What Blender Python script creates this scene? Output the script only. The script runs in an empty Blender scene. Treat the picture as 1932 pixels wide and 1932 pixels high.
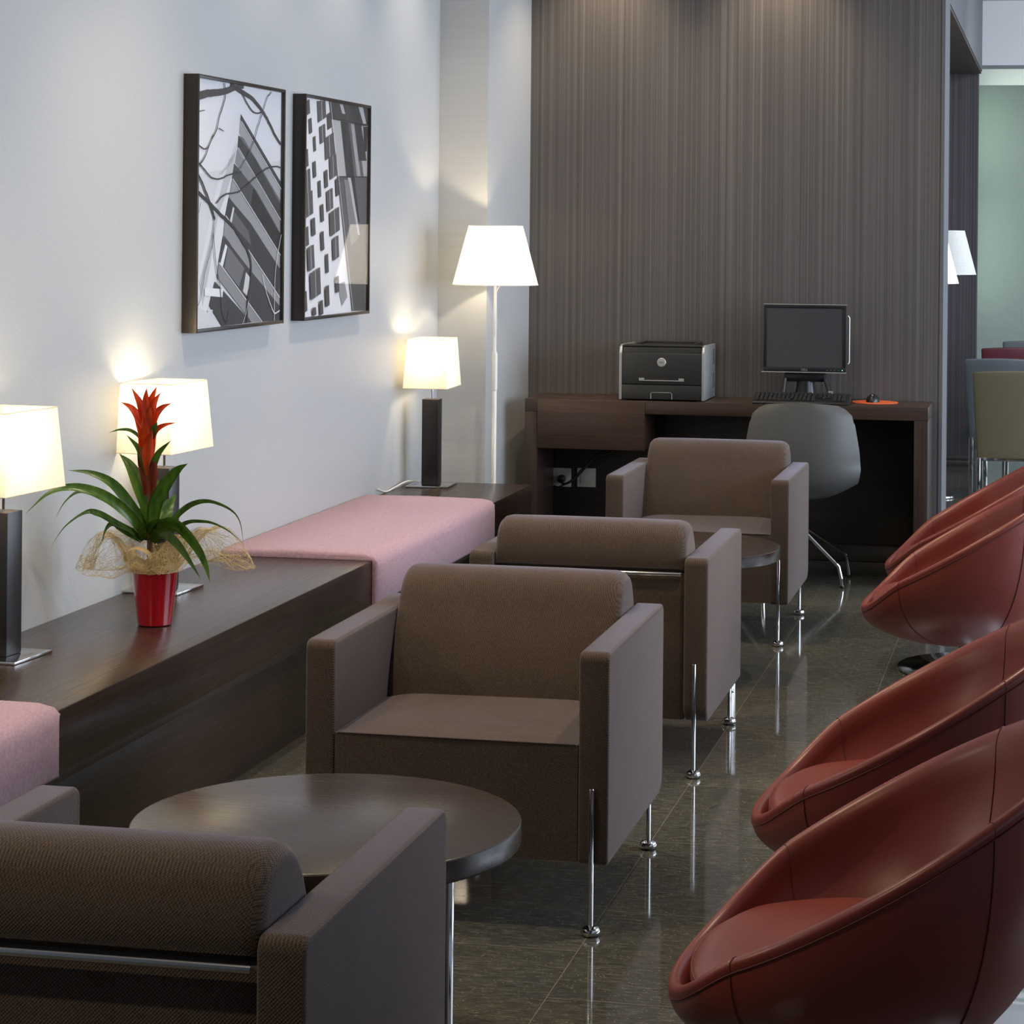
import bpy, bmesh, math, random
from mathutils import Vector, Matrix
R = math.radians
random.seed(7)
S = bpy.context.scene
C = S.collection

# ------------------------------------------------------------ camera
cam = bpy.data.cameras.new('camera'); camo = bpy.data.objects.new('camera', cam); C.objects.link(camo)
YAW, PITCH, ROLL = -.1958, .0009, .0091
fwd = Vector((math.sin(YAW)*math.cos(PITCH), math.cos(YAW)*math.cos(PITCH), math.sin(PITCH)))
rgt = Vector((math.cos(YAW), -math.sin(YAW), 0)); upv = rgt.cross(fwd)
r2 = rgt*math.cos(ROLL)+upv*math.sin(ROLL); u2 = -rgt*math.sin(ROLL)+upv*math.cos(ROLL)
m = Matrix((r2, u2, -fwd)).transposed().to_4x4(); m.translation = Vector((0, 0, 1.5))
camo.matrix_world = m
cam.sensor_width = 36; cam.lens = 4300/1932*36
cam.shift_x = (966-1142.5)/1932; cam.shift_y = (430-966)/1932
cam.clip_start = .05; cam.clip_end = 60
S.camera = camo

# ------------------------------------------------------------ world, lights, exposure
S.view_settings.view_transform = 'Standard'; S.view_settings.look = 'None'
S.view_settings.gamma = 1; S.view_settings.use_curve_mapping = False
S.view_settings.exposure = 0.0
w = bpy.data.worlds.new('world'); S.world = w; w.use_nodes = True
w.node_tree.nodes['Background'].inputs[0].default_value = (.6, .72, .9, 1)
w.node_tree.nodes['Background'].inputs[1].default_value = .6

def area(name, loc, target, sx, sy, power, col, spread=180):
    l = bpy.data.lights.new(name, 'AREA'); l.shape = 'RECTANGLE'; l.size = sx; l.size_y = sy
    l.energy = power; l.color = col; l.spread = R(spread)
    o = bpy.data.objects.new(name, l); C.objects.link(o); o.location = loc
    o.rotation_euler = (Vector(target)-Vector(loc)).to_track_quat('-Z', 'Y').to_euler(); return o
def spot(name, loc, target, power, col, ang, blend=.6, rad=.03):
    l = bpy.data.lights.new(name, 'SPOT'); l.energy = power; l.color = col; l.spot_size = R(ang)
    l.spot_blend = blend; l.shadow_soft_size = rad
    o = bpy.data.objects.new(name, l); C.objects.link(o); o.location = loc
    o.rotation_euler = (Vector(target)-Vector(loc)).to_track_quat('-Z', 'Y').to_euler(); return o
COOL = (.76, .85, 1.0); WARM = (1.0, .80, .55); WARM2 = (1, .86, .68)
# daylight from the window front on the right-hand side
for k, yy in enumerate((6.9, 10.4)):
    area('window_daylight', (3.38, yy, 1.55), (0, yy, 1.35), 3.2, 2.3, 135, COOL, 160)
area('window_daylight_far', (3.38, 14.0, 1.6), (0, 14.2, 1.3), 3.2, 2.2, 60, (.8, .9, 1))
# recessed ceiling downlights: along the left wall, the back wall and over the seats
for yy in (4.3, 5.3, 6.3, 7.2, 8.0, 8.9):
    spot('downlight_left', (-2.33, yy, 2.97), (-2.42, yy, 0), 22, WARM2, 86, .8, .06)
for xx in (-1.98, -1.20):
    spot('downlight_back', (xx, 9.80, 2.97), (xx, 9.84, 0), 44, WARM, 86, .9)
for xx in (-2.0, -1.2, -.2):
    spot('back_wall_fill', (xx, 8.2, 2.97), (xx, 10.0, 1.4), 20, WARM2, 80, 1)  # added fill spots that brighten the striped back wall, no real fittings
for xx, yy in ((-1.75, 4.2), (-1.75, 6.0), (-1.5, 7.9), (-.3, 5.2), (-.3, 7.4), (-1.6, 2.0)):
    spot('downlight_seats', (xx, yy, 2.97), (xx, yy, 0), 92, WARM, 104, .8)
area('bulkhead_fill', (.9, 12.6, 2.96), (.9, 13.6, 1.6), 1.2, 1.2, 75, (.9, .95, 1))  # added fill light that brightens the far bulkhead, no real panel
# fluorescent light of the green room beyond
area('green_room_cove', (1.4, 17.42, 2.5), (1.4, 17.6, 3.2), 4.0, .08, 9, (.85, 1, .85))
area('green_room_side_high', (-.62, 17.0, 2.25), (1.0, 17.5, 2.2), .25, .65, 1.2, (.72, 1, .66))
area('green_room_side_low', (-.62, 17.0, 1.35), (1.0, 17.5, 1.3), .25, .8, 1.3, (.72, 1, .70))
area('green_room_ceiling', (1.5, 16.2, 2.9), (1.5, 16.2, 0), 3.0, 1.2, 9, (.9, 1, .95))

# ------------------------------------------------------------ helpers
def nodes(m): return m.node_tree.nodes, m.node_tree.links
def mat(name, col=(.5, .5, .5), rough=.5, metal=0, spec=.5, **k):
    m = bpy.data.materials.new(name); m.use_nodes = True
    b = m.node_tree.nodes['Principled BSDF']
    b.inputs['Base Color'].default_value = (*col, 1); b.inputs['Roughness'].default_value = rough
    b.inputs['Metallic'].default_value = metal; b.inputs['Specular IOR Level'].default_value = spec
    for a, v in k.items(): b.inputs[a.replace('_', ' ')].default_value = v
    return m
def coords(m, scale=(1, 1, 1), kind='Object'):
    n, l = nodes(m)
    tc = n.new('ShaderNodeTexCoord'); mp = n.new('ShaderNodeMapping'); mp.inputs['Scale'].default_value = scale
    l.new(tc.outputs[kind], mp.inputs[0]); return mp.outputs[0]
def noise(m, vec, scale, detail=3, rough=.5):
    n, l = nodes(m); t = n.new('ShaderNodeTexNoise'); t.inputs['Scale'].default_value = scale
    t.inputs['Detail'].default_value = detail; t.inputs['Roughness'].default_value = rough
    l.new(vec, t.inputs['Vector']); return t.outputs['Fac']
def ramp(m, fac, stops):
    n, l = nodes(m); r = n.new('ShaderNodeValToRGB'); e = r.color_ramp.elements
    while len(e) < len(stops): e.new(.5)
    for i, (p, c) in enumerate(stops):
        e[i].position = p; e[i].color = (*c, 1) if len(c) == 3 else c
    l.new(fac, r.inputs[0]); return r.outputs[0]
def bump(m, h, strength=.3, dist=.001):
    n, l = nodes(m); b = n.new('ShaderNodeBump'); b.inputs['Strength'].default_value = strength
    b.inputs['Distance'].default_value = dist; l.new(h, b.inputs['Height'])
    l.new(b.outputs[0], n['Principled BSDF'].inputs['Normal'])
def setc(m, out, slot='Base Color'):
    n, l = nodes(m); l.new(out, n['Principled BSDF'].inputs[slot])
def mth(m, op, a, b=None):
    n, l = nodes(m); x = n.new('ShaderNodeMath'); x.operation = op
    for i, v in enumerate((a, b)):
        if v is None: continue
        if isinstance(v, (int, float)): x.inputs[i].default_value = v
        else: l.new(v, x.inputs[i])
    return x.outputs[0]
def mixc(m, f, a, b, mode='MIX'):
    n, l = nodes(m); x = n.new('ShaderNodeMix'); x.data_type = 'RGBA'; x.blend_type = mode
    for s, v in ((0, f), (6, a), (7, b)):
        if isinstance(v, (int, float)): x.inputs[s].default_value = v
        elif isinstance(v, tuple): x.inputs[s].default_value = (*v, 1)
        else: l.new(v, x.inputs[s])
    return x.outputs[2]

def weave(name, c1, c2, k=1500., rough=.9, bs=.5, sheen=.25, tint=(.8, .78, 1)):
    m = mat(name, c1, rough, Sheen_Weight=sheen, Sheen_Roughness=.4, spec=.2)
    m.node_tree.nodes['Principled BSDF'].inputs['Sheen Tint'].default_value = (*tint, 1)
    n, l = nodes(m); v = coords(m)
    sp = n.new('ShaderNodeSeparateXYZ'); l.new(v, sp.inputs[0])
    s = None
    for a, b, c in ((1, 1, 1), (1, -1, -1), (-1, 1, -1)):
        d_ = n.new('ShaderNodeVectorMath'); d_.operation = 'DOT_PRODUCT'; l.new(v, d_.inputs[0]); d_.inputs[1].default_value = (a*k, b*k, c*k)
        q = mth(m, 'SINE', d_.outputs['Value'])
        s = q if s is None else mth(m, 'ADD', s, q)
    f = mth(m, 'ADD', mth(m, 'MULTIPLY', s, .22), noise(m, v, 260, 2))
    big = noise(m, v, 9, 3)
    setc(m, mixc(m, mth(m, 'ADD', mth(m, 'MULTIPLY', big, .25), mth(m, 'MULTIPLY', f, .75)), c2, c1))
    bump(m, f, bs, .0015); return m

def wood(name, dark, light, rough=.3, axis=0, coat=.0, cross=260, along=2.0):
    m = mat(name, dark, rough, Coat_Weight=coat, Coat_Roughness=.15)
    sc = [cross]*3; sc[axis] = along
    v = coords(m, tuple(sc))
    f = noise(m, v, 1.6, 5, .65)
    setc(m, ramp(m, f, [(.32, dark), (.68, light)])); bump(m, f, .06, .0004)
    setc(m, ramp(m, noise(m, v, .8, 3), [(.3, (rough*.95,)*3), (.7, (rough*1.08,)*3)]), 'Roughness')
    return m

M = {}
# painted / papered surfaces
M['wall_left'] = mat('wallpaper_pale_grey', (.56, .585, .61), .42, spec=.45)
v = coords(M['wall_left'], (1, 180, 25)); f1 = noise(M['wall_left'], v, 3, 3)
v2 = coords(M['wall_left'], (1, 20, 200)); f2 = noise(M['wall_left'], v2, 3, 3)
ff = mth(M['wall_left'], 'ADD', f1, f2)
setc(M['wall_left'], ramp(M['wall_left'], mth(M['wall_left'], 'MULTIPLY', ff, .5), [(.3, (.43, .445, .455)), (.7, (.485, .50, .505))]))
bump(M['wall_left'], ff, .25, .0008)
M['plaster'] = mat('white_plaster', (.60, .61, .63), .7)
bump(M['plaster'], noise(M['plaster'], coords(M['plaster']), 120, 3), .1, .0006)
M['ceiling'] = mat('ceiling_paint', (.55, .55, .55), .9)
M['frontwall'] = mat('dark_front_wall_paint', (.12, .11, .10), .8)
M['jamb'] = mat('grey_jamb_paint', (.115, .118, .128), .6)
def striped(name, a, b, c):
    m = mat(name, a, .62, spec=.35)
    f = noise(m, coords(m, (210, 210, .22)), 1.0, 5, .75)
    g = noise(m, coords(m, (60, 60, .1)), 1.0, 2)
    h = noise(m, coords(m, (420, 420, 420)), 1.0, 2)
    f2 = mth(m, 'ADD', mth(m, 'MULTIPLY', f, .6), mth(m, 'MULTIPLY', g, .4))
    base = ramp(m, f2, [(.38, a), (.5, b), (.63, c)])
    setc(m, mixc(m, .25, base, ramp(m, h, [(.3, (.1, .1, .1)), (.7, (.8, .8, .8))]), 'OVERLAY'))
    bump(m, f, .35, .001); return m
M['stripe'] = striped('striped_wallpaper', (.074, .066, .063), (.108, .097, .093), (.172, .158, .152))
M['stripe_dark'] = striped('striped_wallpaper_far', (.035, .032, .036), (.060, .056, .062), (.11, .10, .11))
M['soffit'] = mat('brown_soffit', (.06, .04, .03), .6)
M['green'] = mat('pale_green_textured_wall', (.36, .41, .39), .6)
v = coords(M['green'], (14, 14, 14)); vt = M['green'].node_tree.nodes.new('ShaderNodeTexVoronoi')
M['green'].node_tree.links.new(v, vt.inputs['Vector']); vt.inputs['Scale'].default_value = 1.2
bump(M['green'], vt.outputs['Distance'], .5, .004)
# floor
m = M['floor'] = mat('polished_stone_tiles', (.05, .048, .04), .07, spec=.5)
n, l = nodes(m); v = coords(m)
tc = n.new('ShaderNodeTexCoord'); mp = n.new('ShaderNodeMapping'); l.new(tc.outputs['Object'], mp.inputs[0])
mp.inputs['Rotation'].default_value = (0, 0, R(90)); mp.inputs['Location'].default_value = (-.0, 0, 0)
bk = n.new('ShaderNodeTexBrick'); l.new(mp.outputs[0], bk.inputs['Vector'])
FLOORMAP = mp
bk.inputs['Scale'].default_value = 1; bk.inputs['Mortar Size'].default_value = .0010; bk.inputs['Mortar Smooth'].default_value = .1
bk.inputs['Brick Width'].default_value = .5835; bk.inputs['Row Height'].default_value = .402
bk.inputs['Color1'].default_value = (0, 0, 0, 1); bk.inputs['Color2'].default_value = (1, 1, 1, 1); bk.inputs['Bias'].default_value = 0
bk.offset = .5
st = noise(m, coords(m, (26, 95, 1)), 1, 5, .7)
big = noise(m, v, 2.1, 4)
base = ramp(m, st, [(.34, (.042, .042, .036)), (.55, (.086, .086, .075)), (.72, (.155, .153, .130))])
base = mixc(m, .55, base, ramp(m, big, [(.3, (.35, .38, .42)), (.7, (.62, .56, .44))]), 'OVERLAY')
base = mixc(m, .16, base, bk.outputs['Color'], 'OVERLAY')
sp = n.new('ShaderNodeTexVoronoi'); sp.feature = 'F1'; sp.inputs['Scale'].default_value = 95
mp2 = n.new('ShaderNodeMapping'); mp2.inputs['Scale'].default_value = (.8, 2.6, 1); l.new(tc.outputs['Object'], mp2.inputs[0]); l.new(mp2.outputs[0], sp.inputs['Vector'])
spk = mth(m, 'MULTIPLY', mth(m, 'LESS_THAN', sp.outputs['Distance'], .17), mth(m, 'GREATER_THAN', noise(m, v, 30, 3), .50))
base = mixc(m, spk, base, (.30, .28, .22))
base = mixc(m, mth(m, 'MULTIPLY', bk.outputs['Fac'], .75), base, (.24, .22, .17))
setc(m, base)
setc(m, ramp(m, noise(m, v, 5, 4), [(.3, (.045,)*3), (.75, (.095,)*3)]), 'Roughness')
bump(m, noise(m, v, 7, 2), .03, .002)
# fabrics, leather
M['fabric'] = weave('brown_woven_upholstery', (.128, .090, .064), (.024, .019, .017), 1150, .92, .4, .42, (.74, .76, 1))
M['seamdark'] = mat('dark_seam', (.03, .02, .018), .9)
M['pink'] = mat('pink_felt', (.50, .31, .36), .95, Sheen_Weight=.2, Sheen_Roughness=.5, spec=.1)
v = coords(M['pink']); f = noise(M['pink'], v, 130, 5, .8)
setc(M['pink'], ramp(M['pink'], f, [(.3, (.33, .20, .27)), (.7, (.51, .35, .40))])); bump(M['pink'], f, .6, .003)
m = M['leather'] = mat('red_leather', (.25, .045, .030), .36, spec=.5)
v = coords(m); vv = m.node_tree.nodes.new('ShaderNodeTexVoronoi'); vv.inputs['Scale'].default_value = 420
m.node_tree.links.new(v, vv.inputs['Vector']); bump(m, vv.outputs['Distance'], .10, .0005)
setc(m, ramp(m, noise(m, v, 5, 3), [(.3, (.18, .033, .025)), (.7, (.22, .042, .031))]))
M['seam'] = mat('leather_stitch', (.10, .018, .013), .6)
M['greyshell'] = mat('dark_grey_leather', (.080, .083, .081), .45)
bump(M['greyshell'], noise(M['greyshell'], coords(M['greyshell']), 300, 2), .12, .0006)
M['olive'] = mat('olive_leatherette', (.15, .13, .075), .5)
M['bluegrey'] = mat('blue_grey_leatherette', (.13, .145, .16), .5)
M['burgundy'] = mat('burgundy_leatherette', (.085, .008, .016), .5)
for q in ('olive', 'bluegrey', 'burgundy'):
    bump(M[q], noise(M[q], coords(M[q]), 240, 2), .15, .0006)
M['wenge'] = wood('wenge_wood', (.020, .0115, .0085), (.046, .027, .020), .26, 1)
M['wenge_rail_lit'] = wood('wenge_wood_rail_lit', (.034, .022, .019), (.062, .042, .036), .3, 1)  # same wenge made paler: window light caught by the rail put into the colour
M['wengex'] = wood('wenge_wood_desk', (.026, .0145, .0105), (.064, .036, .025), .33, 0)
M['wengez'] = wood('wenge_wood_upright', (.024, .0145, .012), (.052, .031, .024), .33, 2)
M['tabletop'] = wood('dark_table_veneer', (.028, .019, .015), (.038, .026, .020), .26, 0)
M['chrome'] = mat('chrome', (.66, .66, .66), .08, 1)
bump(M['chrome'], noise(M['chrome'], coords(M['chrome']), 30, 1), .02, .0005)
M['steel'] = mat('brushed_steel', (.45, .45, .45), .22, 1)
bump(M['steel'], noise(M['steel'], coords(M['steel'], (300, 4, 4)), 1, 2), .08, .0005)
M['silver'] = mat('silver_plastic', (.42, .43, .42), .35, .4)
M['black'] = mat('black_plastic', (.012, .013, .014), .35)
bump(M['black'], noise(M['black'], coords(M['black']), 500, 2), .05, .0003)
M['graphite'] = mat('graphite_plastic', (.022, .023, .021), .38)
bump(M['graphite'], noise(M['graphite'], coords(M['graphite']), 500, 2), .08, .0003)
M['screen'] = mat('dark_screen', (.035, .038, .042), .22)
setc(M['screen'], ramp(M['screen'], noise(M['screen'], coords(M['screen']), 2, 1), [(0, (.055, .060, .064)), (1, (.068, .070, .072))]))
M['white'] = mat('white_lacquer', (.78, .78, .76), .35)
M['socket'] = mat('ivory_socket_plastic', (.42, .40, .36), .4)
M['frame'] = wood('black_brown_frame', (.010, .007, .005), (.030, .020, .014), .35, 2)
M['orange'] = mat('orange_mat', (.75, .13, .03), .6)
M['pot'] = mat('glossy_red_pot', (.30, .003, .010), .12, spec=.6, Coat_Weight=.5)
M['soil'] = mat('dark_soil', (.02, .013, .008), .95)
def shade(name, col, pleat=0, tr=.42):
    m = bpy.data.materials.new(name); m.use_nodes = True; n, l = nodes(m); n.remove(n['Principled BSDF'])
    d = n.new('ShaderNodeBsdfDiffuse'); t = n.new('ShaderNodeBsdfTranslucent'); x = n.new('ShaderNodeMixShader')
    d.inputs[0].default_value = (*col, 1); t.inputs[0].default_value = (*col, 1); x.inputs[0].default_value = tr
    v = coords(m, (1, 1, 1)); f = noise(m, v, 160, 3)
    r = ramp(m, f, [(.3, tuple(c*.90 for c in col)), (.7, tuple(min(1, c*1.05) for c in col))])
    l.new(r, d.inputs[0]); l.new(r, t.inputs[0])
    l.new(d.outputs[0], x.inputs[1]); l.new(t.outputs[0], x.inputs[2]); l.new(x.outputs[0], n['Material Output'].inputs[0]); return m
M['shade'] = shade('cream_linen_shade', (.93, .89, .78))
M['shade_white'] = shade('white_pleated_shade', (.93, .93, .90))
m = M['glass'] = bpy.data.materials.new('picture_glass'); m.use_nodes = True; n, l = nodes(m); n.remove(n['Principled BSDF'])
g = n.new('ShaderNodeBsdfGlossy'); g.inputs['Roughness'].default_value = .015; t = n.new('ShaderNodeBsdfTransparent')
ge = n.new('ShaderNodeNewGeometry'); dt = n.new('ShaderNodeVectorMath'); dt.operation = 'DOT_PRODUCT'; l.new(ge.outputs['Incoming'], dt.inputs[0]); l.new(ge.outputs['Normal'], dt.inputs[1])
c5 = mth(m, 'POWER', mth(m, 'SUBTRACT', 1.0, mth(m, 'ABSOLUTE', dt.outputs['Value'])), 5.0); frv = mth(m, 'ADD', mth(m, 'MULTIPLY', c5, .96), .02); x = n.new('ShaderNodeMixShader')
l.new(frv, x.inputs[0]); l.new(t.outputs[0], x.inputs[1]); l.new(g.outputs[0], x.inputs[2]); l.new(x.outputs[0], n['Material Output'].inputs[0])
def leafmat(name, a, b):
    m = mat(name, a, .28, spec=.6); f = noise(m, coords(m, (60, 60, 8)), 1, 3)
    setc(m, ramp(m, f, [(.3, a), (.7, b)])); m.node_tree.nodes['Principled BSDF'].inputs['Subsurface Weight'].default_value = 0
    return m
M['leaf'] = leafmat('green_leaf', (.045, .125, .016), (.14, .27, .036))
M['leaflight'] = leafmat('light_green_leaf', (.12, .25, .04), (.30, .40, .12))
M['bract'] = leafmat('orange_red_bract', (.55, .050, .010), (.85, .13, .02))
M['bractdark'] = leafmat('dark_red_bract', (.16, .018, .010), (.30, .05, .015))
M['stalk'] = leafmat('stalk', (.05, .05, .012), (.14, .03, .012))
M['raffia'] = mat('sisal_fibre', (.66, .52, .27), .7)

def finish(name, bm, m, parent=None, smooth=True, ang=35, loc=None):
    me = bpy.data.meshes.new(name); bm.normal_update(); bm.to_mesh(me); bm.free()
    for q in (m if isinstance(m, (list, tuple)) else [m]): me.materials.append(q)
    if smooth:
        for p in me.polygons: p.use_smooth = True
        me.set_sharp_from_angle(angle=R(ang))
    o = bpy.data.objects.new(name, me); C.objects.link(o)
    if parent: o.parent = parent
    if loc: o.location = loc
    return o
def tag(o, label=None, cat=None, group=None, kind=None):
    if label: o['label'] = label
    if cat: o['category'] = cat
    if group: o['group'] = group
    if kind: o['kind'] = kind
    return o
def thing(name, label, cat, loc=(0, 0, 0), rz=0, group=None):
    o = bpy.data.objects.new(name, None); C.objects.link(o); o.empty_display_size = .1
    o.location = loc; o.rotation_euler = (0, 0, rz); return tag(o, label, cat, group)
def dup(root, loc, rz, label, group=None):
    def cp(o, par):
        c = o.copy(); C.objects.link(c)
        if par: c.parent = par
        for k in [k for k in list(bpy.data.objects) if k.parent == o and k != c]: cp(k, c)
        return c
    r = cp(root, None); r.location = loc; r.rotation_euler = (0, 0, rz); r['label'] = label
    if group: r['group'] = group
    return r
def box(bm, a, b, bev=0, seg=2, mi=0):
    cx = [(a[i]+b[i])/2 for i in range(3)]; s = [abs(b[i]-a[i]) for i in range(3)]
    r = bmesh.ops.create_cube(bm, size=1); vs = r['verts']
    for v in vs: v.co = Vector((v.co.x*s[0]+cx[0], v.co.y*s[1]+cx[1], v.co.z*s[2]+cx[2]))
    fs = {f for v in vs for f in v.link_faces}
    for f in fs: f.material_index = mi
    if bev > 0:
        es = list({e for v in vs for e in v.link_edges})
        bmesh.ops.bevel(bm, geom=es, offset=bev, segments=seg, profile=.5, affect='EDGES', clamp_overlap=True)
def bx(name, a, b, m, parent=None, bev=.002, seg=2):
    bm = bmesh.new(); box(bm, a, b, bev, seg); return finish(name, bm, m, parent)
def lathe(bm, prof, seg=48, c=(0, 0, 0), mi=0, cap=True):
    rings = []
    for r, z in prof:
        rings.append([bm.verts.new((c[0]+r*math.cos(2*math.pi*i/seg), c[1]+r*math.sin(2*math.pi*i/seg), c[2]+z)) for i in range(seg)])
    for a, b in zip(rings, rings[1:]):
        for i in range(seg):
            f = bm.faces.new((a[i], a[(i+1) % seg], b[(i+1) % seg], b[i])); f.material_index = mi
    if cap:
        for r, flip in ((rings[0], True), (rings[-1], False)):
            f = bm.faces.new(list(reversed(r)) if flip else r); f.material_index = mi
def tube(bm, pts, rad, seg=10, cap=True):
    pts = [Vector(p) for p in pts]; n = len(pts); rings = []
    rads = [rad]*n
    if isinstance(rad, (list, tuple)):
        q = [i/(n-1)*(len(rad)-1) for i in range(n)]; rads = [rad[int(f)]+(rad[min(len(rad)-1, int(f)+1)]-rad[int(f)])*(f-int(f)) for f in q]
    t0 = (pts[1]-pts[0]).normalized(); nrm = t0.orthogonal().normalized()
    for i, p in enumerate(pts):
        t = (pts[min(i+1, n-1)]-pts[max(i-1, 0)]).normalized()
        nrm = (nrm-t*nrm.dot(t)).normalized(); bn = t.cross(nrm)
        rings.append([bm.verts.new(p+(nrm*math.cos(2*math.pi*k/seg)+bn*math.sin(2*math.pi*k/seg))*rads[i]) for k in range(seg)])
    for a, b in zip(rings, rings[1:]):
        for k in range(seg): bm.faces.new((a[k], a[(k+1) % seg], b[(k+1) % seg], b[k]))
    if cap: bm.faces.new(list(reversed(rings[0]))); bm.faces.new(rings[-1])
def bez(p, n=8):
    """Catmull-Rom through points"""
    p = [Vector(q) for q in p]; out = []
    for i in range(len(p)-1):
        a = p[i-1] if i else p[i]*2-p[i+1]; b = p[i]; c = p[i+1]; d = p[i+2] if i+2 < len(p) else p[i+1]*2-p[i]
        for k in range(n):
            t = k/n; out.append(.5*((2*b)+(c-a)*t+(2*a-5*b+4*c-d)*t*t+(3*b-a-3*c+d)*t**3))
    out.append(p[-1]); return out
def tb(name, pts, rad, m, parent=None, seg=10, smooth=0):
    bm = bmesh.new(); tube(bm, bez(pts, smooth) if smooth else pts, rad, seg); return finish(name, bm, m, parent)
def struct(name, a, b, m, bev=0):
    o = bx(name, a, b, m, None, bev); o['kind'] = 'structure'; return o
def text(name, s, size, m, parent, loc, rot, ext=.0004):
    c = bpy.data.curves.new(name, 'FONT'); c.body = s; c.size = size; c.align_x = 'CENTER'; c.align_y = 'CENTER'; c.extrude = ext
    o = bpy.data.objects.new(name, c); C.objects.link(o)
    dg = bpy.context.evaluated_depsgraph_get(); me = bpy.data.meshes.new_from_object(o.evaluated_get(dg))
    bpy.data.objects.remove(o); me.materials.clear(); me.materials.append(m)
    o = bpy.data.objects.new(name, me); C.objects.link(o); o.parent = parent; o.location = loc; o.rotation_euler = rot; return o

# ------------------------------------------------------------ room
WX = -2.6; YB = 10.0
fl = struct('floor', (-3.2, -3.0, -.1), (3.6, 18.2, 0), M['floor'])
FLOORMAP.inputs['Location'].default_value = (.5554, .966, 0)
struct('ceiling', (-3.2, -3.0, 3.0), (3.6, 18.2, 3.1), M['ceiling'])
struct('wall_left', (WX-.15, -3.0, 0), (WX, 9.43, 3.0), M['wall_left'])
struct('wall_front', (-3.2, -3.15, 0), (3.6, -3.0, 3.0), M['frontwall'])
struct('wall_back', (-2.55, YB, 0), (-.50, YB+.42, 3.0), M['stripe'])
# pale corner pier between the left wall and the striped wall
bm = bmesh.new()
pl = [(WX-.15, 9.43), (-2.385, 9.43), (-2.332, YB), (-2.332, YB+.1), (WX-.15, YB+.1)]
a = [bm.verts.new((x, y, 0)) for x, y in pl]; b = [bm.verts.new((x, y, 3.0)) for x, y in pl]
for i in range(5): bm.faces.new((a[i], a[(i+1) % 5], b[(i+1) % 5], b[i]))
bm.faces.new(list(reversed(a))); bm.faces.new(b)
tag(finish('wall_pier', bm, M['wall_left'], smooth=False), kind='structure')
# grey end of the striped wall
struct('trim_1', (-.50, YB-.004, 0), (-.485, YB+.42, 3.0), M['jamb'])
# header over the side opening, brown underside
struct('trim_2', (-2.5, YB+.42, 2.545), (-.487, 14.9, 3.0), M['jamb'])
struct('trim_3', (-2.5, YB+.42, 2.530), (-.492, 14.9, 2.545), M['soffit'])
struct('wall_recess', (-2.65, YB+.42, 0), (-2.5, 15.0, 3.0), M['plaster'])
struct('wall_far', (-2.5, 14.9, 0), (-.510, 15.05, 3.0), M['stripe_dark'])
struct('wall_bulkhead', (-.510, 14.9, 2.585), (3.4, 15.25, 3.0), M['plaster'])
struct('wall_green', (-3.2, 17.3, 0), (3.4, 17.36, 2.61), M['green'])
struct('wall_end', (-3.2, 17.6, 0), (3.4, 17.7, 3.0), M['plaster'])
# right wall: piers and parapet around the big windows
struct('wall_right', (3.4, -3.0, 0), (3.55, 18.2, .35), M['frontwall'])
struct('wall_right_lintel', (3.4, -3.0, 2.75), (3.55, 18.2, 3.0), M['plaster'])
for k, yy in enumerate((-3.0, 0, 3.4, 7.0, 10.6, 14.3, 17.8)):
    struct('wall_right_pier', (3.4, yy, .35), (3.55, yy+.25, 2.75), M['plaster'])
# two-course skirting
M['skirt'] = mat('dark_stone_skirting', (.040, .036, .030), .25)
bump(M['skirt'], noise(M['skirt'], coords(M['skirt']), 40, 3), .05, .001)
bm = bmesh.new(); box(bm, (-2.33, YB-.012, .062), (-.50, YB, .136), .0015); box(bm, (-2.33, YB-.020, 0), (-.50, YB, .060), .0015)
tag(finish('baseboard_back', bm, M['skirt']), kind='structure')
bm = bmesh.new(); box(bm, (-2.5, 14.888, .036), (-.505, 14.9, .062), .001); box(bm, (-2.5, 14.88, 0), (-.505, 14.9, .034), .001)
tag(finish('baseboard_far', bm, M['skirt']), kind='structure')

# ------------------------------------------------------------ long wall bench
BZ = .455; BX = -2.10
bench = thing('wall_bench', 'long low dark wood bench unit running along the pale left wall', 'bench', (WX, 5.5, 0))
def wp(name, a, b, m, par, bev=.002):   # part given in world coordinates
    o = bx(name, a, b, m, None, bev); o.parent = par; o.matrix_parent_inverse = Matrix.Translation(-Vector(par.location)); return o
wp('bench_top', (WX+.001, 1.5, BZ-.03), (BX-.002, 9.09, BZ), M['wenge'], bench, .0006)
wp('front_panel', (BX-.0019, 1.5, BZ-.138), (BX, 9.09, BZ-.0006), M['wenge'], bench, .0006)
wp('body', (BX-.06, 1.5, BZ-.137), (BX-.0021, 9.089, BZ-.0305), M['wenge'], bench, 0)
wp('shadow_rail', (BX-.060, 1.5, BZ-.172), (BX-.026, 9.086, BZ-.1385), M['wenge_rail_lit'], bench, .001)
wp('plinth', (WX+.001, 1.5, 0.0005), (-2.172, 9.08, BZ-.031), M['wenge'], bench, .0015)

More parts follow.
